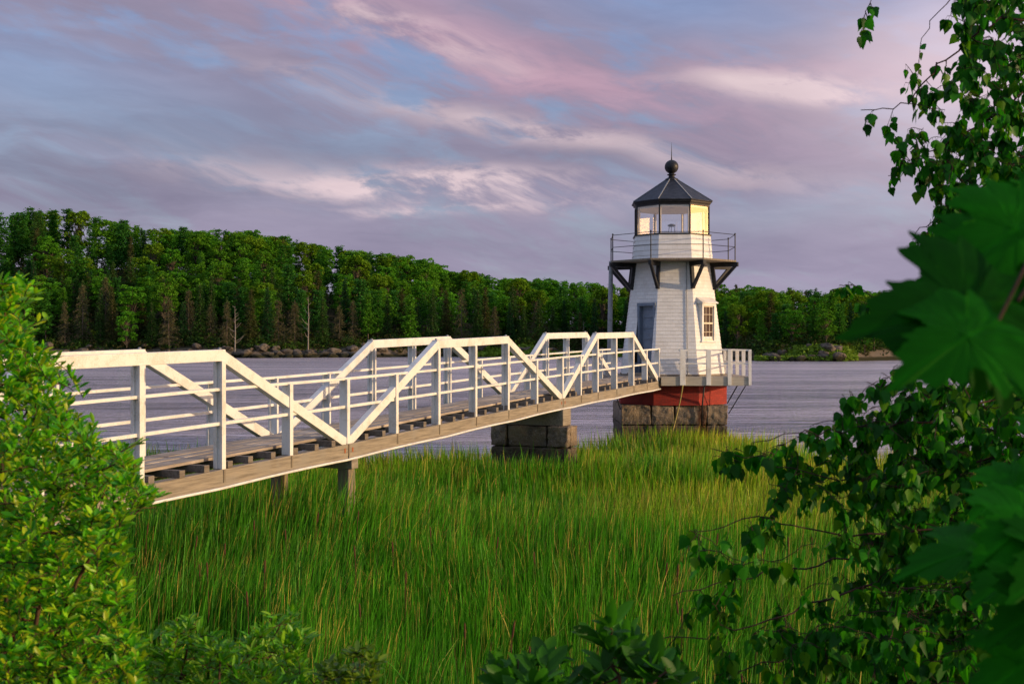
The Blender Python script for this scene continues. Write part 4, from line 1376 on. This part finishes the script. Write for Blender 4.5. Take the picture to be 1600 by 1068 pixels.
def grow(name, root_loc, limbs, tips, half, size, cols, label, cat, seed=1, per=7, spread=.08, hang=0.0, leafmat=None, bark=None, rad=.012, sag=.05, rosette=True, fold=.18, extra_limb_r=None, curl=.12, outd=None, hangvar=.35):
    """limbs: polylines (world) ; tips: twig end points ; leaves are set round the last part of each twig"""
    g = np.random.default_rng(seed)
    root = empty(name, root_loc, label, cat)
    tl = []; nodes = []
    for li, Lb in enumerate(limbs):
        Lb = np.array(Lb, float); r0 = rad if extra_limb_r is None else extra_limb_r[li]
        # refine
        u = np.linspace(0, len(Lb) - 1, (len(Lb) - 1) * 6 + 1); Pn = np.stack([np.interp(u, range(len(Lb)), Lb[:, c]) for c in range(3)], 1)
        Pn[1:-1] += g.normal(0, .008, Pn[1:-1].shape)
        rr_ = np.linspace(r0, r0 * .25, len(Pn)); tl.append((Pn, rr_, 6)); nodes.append(np.concatenate([Pn, rr_[:, None]], 1))
    nodes = np.concatenate(nodes)
    order = np.argsort(np.min(np.linalg.norm(tips[:, None, :] - nodes[None, :, :3], axis=2), axis=1))
    LP = []; LD = []; LN = []; LC = []; LS_ = []
    pool = nodes.copy()
    for ti in order:
        tp = tips[ti]
        d = np.linalg.norm(pool[:, :3] - tp, axis=1); j = int(np.argmin(d + .5 * (d < .05)))
        st = pool[j, :3]; r1 = min(pool[j, 3] * .7, .006)
        P = curve(st, tp, sag if hang == 0 else g.uniform(.0, .12), g)
        tl.append((P, np.linspace(max(r1, .0018), .0011, 5), 4))
        pool = np.concatenate([pool, np.concatenate([P[2:4], np.full((2, 1), max(r1 * .6, .0016))], 1)])
        td = P[-1] - P[-2]; td /= np.linalg.norm(td) + 1e-9
        L = np.linalg.norm(P[-1] - st)
        for k in range(per):
            u = 1 - (k / per) * min(1., spread * 2.2 / max(L, .02))
            f = u * 4; i0 = min(3, int(f)); p = P[i0] * (1 - (f - i0)) + P[i0 + 1] * (f - i0)
            if hang > 0:
                dv = g.normal(0, hangvar, 3); dv[2] = -hang
                pet = g.uniform(.012, .025); tl.append((np.array([p, p + dv / np.linalg.norm(dv) * pet]), np.array([.0007, .0006]), 3))
                p = p + dv / np.linalg.norm(dv) * pet
                nv = g.normal(0, 1, 3)
            else:
                dv = td * .55 + g.normal(0, .55, 3); dv[2] = abs(dv[2]) * .55 + .25; nv = np.array([0, -.25, 1.]) + g.normal(0, .35, 3)
            LP.append(p); LD.append(dv); LN.append(nv); LS_.append(size * g.uniform(.6, 1.2))
            c = np.array(cols[g.integers(0, len(cols))]) * g.uniform(.75, 1.25); LC.append(c)
    V, Q, Cc = tubes(tl)
    link('branches', fast('branches', V, Q), bark, root, smooth=True)
    V, Fq, Cc = leaves(np.array(LP), np.array(LD), np.array(LN), np.array(LS_), half, np.array(LC), fold, curl)
    link('foliage', fast('foliage', V, Fq, Cc), leafmat, root)
    print(name, len(LP), 'leaves')
    return root


LEAF = m_leaf('shrub_leaf', .38, .38, .35); LEAFD = m_leaf('birch_leaf', .42, .45, .16); LEAFM = m_leaf('maple_leaf_blade', .35, .55, .05)
TWIG = m_bark('twig_bark', (.11, .06, .035), (.05, .035, .025)); DTWIG = m_bark('birch_twig_bark', (.06, .035, .025), (.03, .02, .018))

# big shrub on the left
g = np.random.default_rng(3)
polyL = [(-60, 420), (10, 428), (66, 450), (30, 495), (62, 535), (90, 560), (122, 605), (100, 640), (150, 655), (150, 700), (205, 700), (214, 745), (246, 775), (216, 800), (196, 845), (206, 872), (180, 910), (206, 930), (190, 975), (228, 1000), (215, 1100), (-60, 1100)]
q = sample_poly(polyL, 1950, g); dpt = 3.55 + g.uniform(-.55, .75, len(q)) - .25 * np.clip((q[:, 1] - 800) / 300, 0, 1)
tipsL = unproj(q, dpt)
q2 = sample_poly([(-330, 430), (-60, 420), (-60, 1100), (-330, 1100)], 500, g); tipsL = np.concatenate([tipsL, unproj(q2, 3.6 + g.uniform(-.5, .8, 500))])
ex = np.array([(60, 458), (40, 470), (20, 440), (75, 500), (196, 700), (215, 728), (222, 690), (200, 715), (232, 768), (255, 775), (246, 790), (118, 600), (130, 622), (50, 520), (100, 655), (200, 860), (205, 905), (222, 1010)], float)
tipsL = np.concatenate([tipsL, unproj(ex, 3.35 + g.uniform(-.1, .1, len(ex)))])
rt = (-1.75, 3.6, float(ground_h(-1.75, 3.6)) - .05)
def LM(*pp): return [rt] + [PX(a, b, d) for a, b, d in pp]
limbsL = [LM((20, 900, 3.6), (0, 650, 3.6), (10, 470, 3.5)), LM((60, 950, 3.4), (90, 760, 3.3), (190, 720, 3.35)), LM((80, 1000, 3.3), (140, 860, 3.2), (225, 790, 3.3)), LM((100, 1060, 3.3), (180, 960, 3.2)),
          LM((-60, 850, 3.9), (40, 640, 3.9), (110, 600, 3.8)), LM((-160, 900, 3.6), (-220, 600, 3.6)), LM((30, 980, 3.5), (60, 870, 3.5), (120, 760, 3.5)), LM((60, 1040, 3.8), (130, 900, 4.1), (180, 700, 4.0)), LM((-100, 800, 3.3), (-40, 560, 3.2), (40, 520, 3.3))]
grow('leafy_shrub', rt, limbsL, tipsL, OVALN, .036, [(.10, .40, .008), (.16, .48, .010), (.27, .52, .012), (.04, .22, .008), (.36, .46, .015)], 'large bright green leafy shrub at the left edge in front of the bridge', 'shrub', 5, per=12, spread=.07, leafmat=LEAF, bark=TWIG, rad=.009)

# low shrubs along the bottom
polyB = [(205, 1100), (225, 1000), (270, 975), (300, 965), (330, 990), (370, 1010), (420, 960), (450, 950), (480, 985), (490, 1030), (500, 1100)]
q = sample_poly(polyB, 330, g); tb_ = unproj(q, 3.9 + g.uniform(-.4, .4, len(q)))
rt = (-.95, 4.0, float(ground_h(-.95, 4.)) - .05)
grow('low_shrub', rt, [[rt, PX(280, 1060, 3.9), PX(300, 1000, 3.8)], [rt, PX(400, 1060, 4.0), PX(440, 970, 3.9)], [rt, PX(350, 1100, 3.7), PX(340, 1020, 3.7)]], tb_, LANCE, .045, [(.08, .30, .008), (.12, .34, .008), (.18, .36, .012)], 'dark green fine leaved low shrub along the bottom left edge', 'shrub', 8, per=10, spread=.06, leafmat=LEAF, bark=TWIG, rad=.009)
q = sample_poly([(500, 1100), (505, 1045), (525, 1025), (560, 1005), (588, 1010), (596, 1060), (590, 1100)], 60, g)
rt = (-.55, 3.9, float(ground_h(-.55, 3.9)) - .05)
grow('low_shrub', rt, [[rt, PX(540, 1090, 3.8), PX(555, 1040, 3.8)], [rt, PX(580, 1090, 3.8), PX(580, 1030, 3.8)]], unproj(q, 3.8 + g.uniform(-.15, .15, len(q))), OVAL, .042, [(.12, .22, .014), (.16, .26, .014), (.08, .18, .012)], 'small bright green sprig at the bottom edge beside the dark low shrub', 'shrub', 9, per=8, spread=.05, leafmat=LEAF, bark=TWIG, rad=.006)
q = sample_poly([(770, 1100), (775, 1040), (800, 1010), (830, 1040), (870, 1020), (900, 1000), (935, 975), (960, 965), (985, 1000), (1030, 1020), (1060, 1040), (1080, 1100)], 42, g)
rt = (.38, 3.0, float(ground_h(.38, 3.)) - .05)
grow('dark_shrub', rt, [[rt, PX(960, 1060, 3.0), PX(955, 990, 3.)], [rt, PX(830, 1090, 3.0), PX(810, 1030, 3.)], [rt, PX(1010, 1070, 2.9), PX(1040, 1040, 2.9)]], unproj(q, 3.0 + g.uniform(-.2, .2, len(q))), OVAL, .082, [(.03, .14, .008), (.04, .18, .010), (.022, .10, .008)], 'dark green broad leaved shrub at the bottom centre edge', 'shrub', 12, per=7, spread=.09, leafmat=LEAFD, bark=TWIG, rad=.008)

# birch at the right: trunk outside the frame, boughs hang into it
g = np.random.default_rng(17)
bx, by = 3.6, 5.6
bz = float(ground_h(bx, by))
trunk = [(bx, by, bz - .1), (bx + .02, by, 3.2), (bx - .05, by, 5.2), (bx - .02, by + .05, 7.4)]
def TP(z): return (float(np.interp(z, [bz, 3.2, 5.2, 7.4], [bx, bx + .02, bx - .05, bx - .02])), by, z)
limbsB = [trunk,
          [TP(6.6), PX(1700, 40, 5.3), PX(1560, 30, 5.1), PX(1480, 90, 5.0), PX(1420, 160, 4.9), PX(1345, 172, 4.9)],
          [TP(6.9), PX(1640, -60, 5.2), PX(1500, -60, 5.1), PX(1370, -30, 5.0), PX(1352, 40, 5.0)],
          [TP(6.2), PX(1650, 110, 5.4), PX(1560, 180, 5.2), PX(1450, 240, 5.1), PX(1388, 275, 5.1)],
          [TP(5.9), PX(1680, 180, 5.6), PX(1580, 260, 5.4), PX(1480, 330, 5.2), PX(1430, 365, 5.2)],
          [TP(7.0), PX(1720, -100, 5.6), PX(1600, -80, 5.6), PX(1500, -20, 5.5), PX(1440, 60, 5.5)],
          [TP(5.2), PX(1700, 380, 5.4), PX(1600, 420, 5.0), PX(1520, 470, 4.9), PX(1400, 470, 4.9), PX(1325, 445, 4.9)],
          [TP(4.6), PX(1720, 560, 5.2), PX(1600, 600, 4.9), PX(1450, 660, 4.7), PX(1320, 670, 4.6), PX(1180, 690, 4.6)],
          [TP(4.3), PX(1720, 640, 5.2), PX(1600, 700, 4.9), PX(1400, 760, 4.7), PX(1270, 740, 4.6), PX(1110, 700, 4.6)],
          [TP(3.8), PX(1700, 760, 5.0), PX(1540, 820, 4.7), PX(1320, 838, 4.5), PX(1200, 808, 4.4), PX(1090, 830, 4.4)],
          [TP(3.5), PX(1700, 800, 4.9), PX(1560, 860, 4.6), PX(1330, 870, 4.4), PX(1180, 900, 4.3), PX(1050, 930, 4.3)],
          [TP(3.2), PX(1720, 900, 4.8), PX(1500, 880, 4.5), PX(1300, 930, 4.3), PX(1180, 980, 4.2), PX(1020, 1000, 4.2)],
          [TP(3.0), PX(1700, 980, 4.8), PX(1450, 960, 4.5), PX(1300, 1010, 4.2), PX(1130, 1050, 4.1)],
          [TP(4.8), PX(1740, 500, 5.4), PX(1600, 560, 5.3), PX(1480, 640, 5.2), PX(1400, 600, 5.1)]]
tp = []
def addp(poly, n, d0, d1):
    q = sample_poly(poly, n, g); tp.append(unproj(q, g.uniform(d0, d1, len(q))))
addp([(1500, -40), (1660, -40), (1660, 330), (1520, 330), (1480, 380), (1450, 300), (1470, 230), (1500, 150)], 430, 4.8, 6.1)
addp([(1400, 130), (1500, 60), (1500, 330), (1440, 300), (1380, 190)], 46, 4.8, 5.6)
addp([(1430, 320), (1560, 300), (1560, 400), (1460, 380)], 30, 4.9, 5.5)
tp.append(unproj(np.array([(1352, 190), (1350, 25), (1345, 50), (1362, 10), (1390, 285), (1400, 230), (1385, 200), (1415, 100), (1440, 370), (1425, 375), (1480, 25), (1410, 250), (1325, 440), (1312, 445), (1340, 470), (1345, 500), (1370, 500), (1360, 480)], float), np.full(18, 4.95)))
addp([(1660, 480), (1660, 1100), (1380, 1100), (1330, 900), (1380, 760), (1400, 640), (1480, 560), (1540, 480)], 1250, 4.2, 5.8)
addp([(1180, 700), (1300, 650), (1400, 640), (1420, 760), (1330, 860), (1260, 800), (1180, 760)], 95, 4.2, 5.2)
addp([(1110, 700), (1180, 690), (1200, 740), (1120, 735)], 10, 4.4, 4.8)
addp([(1060, 830), (1200, 800), (1330, 850), (1340, 1000), (1200, 1090), (1010, 1090), (1000, 960), (1060, 930)], 80, 3.9, 4.8)
addp([(1200, 960), (1400, 930), (1400, 1100), (1150, 1100)], 60, 3.9, 5.0)
addp([(1300, 620), (1420, 560), (1480, 600), (1440, 780), (1330, 760)], 130, 4.4, 5.3)
addp([(1400, 900), (1560, 900), (1560, 1100), (1350, 1100)], 90, 3.6, 4.4)
# unseen rest of the crown outside the frame, added to shade the boughs
for _ in range(900):
    a = g.uniform(0, 2 * PI); r = g.uniform(.3, 1.9); zz = g.uniform(1.6, 7.6)
    p = np.array([[bx + .6 + r * math.cos(a), by + r * math.sin(a) * .9 - .2, zz]])
    if 800 + F * p[0, 0] / p[0, 1] < 1615: continue
    tp.append(p)
tipsB = np.concatenate(tp)
grow('birch_tree', (bx, by, bz), limbsB, tipsB, BIRCH, .056, [(.016, .14, .004), (.03, .20, .004), (.010, .08, .004), (.08, .22, .006), (.018, .15, .006)], 'birch tree with hanging pointed leaves reaching in from the right edge', 'tree', 21, per=6, spread=.16, hang=1.0, leafmat=LEAFD, bark=DTWIG, rad=.011, extra_limb_r=[.09] + [.007] * 13, fold=.12, curl=.08)

# maple close to the viewer, lower right
g = np.random.default_rng(23)
mx_, my_ = 1.3, 1.75
rt = (mx_, my_, float(ground_h(mx_, my_)) - .05)
mroot = empty('maple_sapling', rt, 'maple sapling with very large dark lobed leaves close to the viewer at the right', 'tree')
# (px, py of leaf base), (px, py of tip), distance, tilt
ML = [((1590, 470), (1330, 500), 1.05, .1), ((1640, 330), (1470, 420), 1.10, .3), ((1610, 380), (1420, 470), 1.2, -.2), ((1660, 300), (1600, 470), 1.15, .4), ((1560, 500), (1400, 580), 1.02, .5),
      ((1600, 430), (1500, 560), 1.25, .0), ((1700, 400), (1540, 330), 1.2, -.1),
      ((1610, 740), (1510, 800), 1.45, 1.0), ((1640, 800), (1530, 860), 1.3, 1.4), ((1560, 850), (1400, 880), 1.4, 2.0), ((1620, 880), (1520, 930), 1.35, 1.2),
      ((1660, 930), (1540, 1000), 1.25, 1.0), ((1640, 1010), (1520, 1085), 1.3, .7), ((1700, 860), (1590, 920), 1.25, .5), ((1720, 700), (1600, 740), 1.4, 1.0)]
LP = []; LD = []; LN = []; LZ = []; LC = []; tl = []
stem = np.array([rt, (1.28, 1.7, 3.2), (1.15, 1.6, 4.0), (1.0, 1.45, 4.6), (.85, 1.3, 4.95)])
tl.append((stem, np.array([.02, .016, .012, .008, .004]), 7))
for (b_, t_, d, tilt) in ML:
    pb = np.array(PX(b_[0], b_[1], d)); pt = np.array(PX(t_[0], t_[1], d - .04 + g.uniform(-.03, .03)))
    L = np.linalg.norm(pt - pb) * 1.05; LP.append(pb); LD.append(pt - pb)
    v = np.array([.15 * g.normal(), -1 + .3 * g.normal(), .6 + tilt]); LN.append(v); LZ.append(L)
    LC.append(np.array((.006, .095, .001)) * g.uniform(.45, 1.4))
    j = int(np.argmin(np.linalg.norm(stem - pb, axis=1) + np.array([1, .1, 0, 0, 0.])))
    tl.append((curve(stem[j], pb, -.05, g, 7, .02), np.linspace(.004, .0016, 7), 5))
V, Q, Cc = tubes(tl); link('branches', fast('branches', V, Q), DTWIG, mroot, smooth=True)


def vein_tint(q, col):
    """paler ribs along the five lobes, small blotches"""
    a = np.arctan2(q[:, 0], q[:, 1]); r = np.hypot(q[:, 0], q[:, 1])
    f = np.zeros(len(q))
    for t in (0, .72, -.72, 1.5, -1.5): f = np.maximum(f, np.exp(-((a - t) * r / .022) ** 2))
    return col[None, :] * (1 + .35 * f[:, None])


def maple_mesh(LP, LD, LN, LZ, LC):
    """lobed leaves, gridded so that they can droop and ripple"""
    V = []; Fq = []; Cc = []; b = 0
    H = np.array(MAPLE); out = np.concatenate([H, np.stack([-H[-2:0:-1, 0], H[-2:0:-1, 1]], 1)])
    # finely serrate the outline
    o2 = []
    for i in range(len(out)):
        a, c = out[i], out[(i + 1) % len(out)]
        o2.append(a)
        for u in (.2, .4, .6, .8):
            nrm_ = np.array([c[1] - a[1], a[0] - c[0]]); o2.append(a + (c - a) * u + nrm_ * (.08 if u < .5 else -.03))
    out = np.array(o2); ctr = np.array([0, .30]); n = len(out)
    rings = [1.0, .85, .7, .55, .4, .25, .12]
    for p, d, nv, s, col in zip(LP, LD, LN, LZ, LC):
        d = d / np.linalg.norm(d); sd = np.cross(d, nv); sd /= np.linalg.norm(sd); up = np.cross(sd, d)
        ph = g.uniform(0, 6)
        pts = []; qq = []
        for r_ in rings:
            q = ctr + (out - ctr) * r_
            qq.append(q)
            h = -.16 * q[:, 1] ** 2 - .30 * q[:, 0] ** 2 + .05 * np.abs(q[:, 0]) + .010 * np.sin(np.arctan2(q[:, 1] - .1, q[:, 0]) * 5 + ph) * r_
            pts.append(p + s * (sd * q[:, 0:1] + d * q[:, 1:2] + up * h[:, None]))
        pts.append((p + s * (d * ctr[1]))[None, :])
        pts = np.concatenate(pts); V.append(pts); qq.append(ctr[None, :]); Cc.append(vein_tint(np.concatenate(qq), col) * g.uniform(.85, 1.15, (len(pts), 1)))
        for ri in range(6):
            for i in range(n):
                j = (i + 1) % n; Fq.append((b + ri * n + i, b + ri * n + j, b + (ri + 1) * n + j, b + (ri + 1) * n + i))
        for i in range(0, n, 1):
            Fq.append((b + 6 * n + i, b + 6 * n + (i + 1) % n, b + 7 * n, b + 7 * n))
        b += len(pts)
    return np.concatenate(V), Fq, np.concatenate(Cc)


V, Fq, Cc = maple_mesh(LP, LD, LN, LZ, LC)
me = bpy.data.meshes.new('foliage'); me.from_pydata([tuple(v) for v in V], [], [f if f[2] != f[3] else f[:3] for f in Fq])
a_ = me.color_attributes.new('Col', 'FLOAT_COLOR', 'POINT'); c4 = np.ones((len(V), 4), np.float32); c4[:, :3] = Cc; a_.data.foreach_set('color', c4.ravel())
link('foliage', me, LEAFM, mroot, smooth=True)
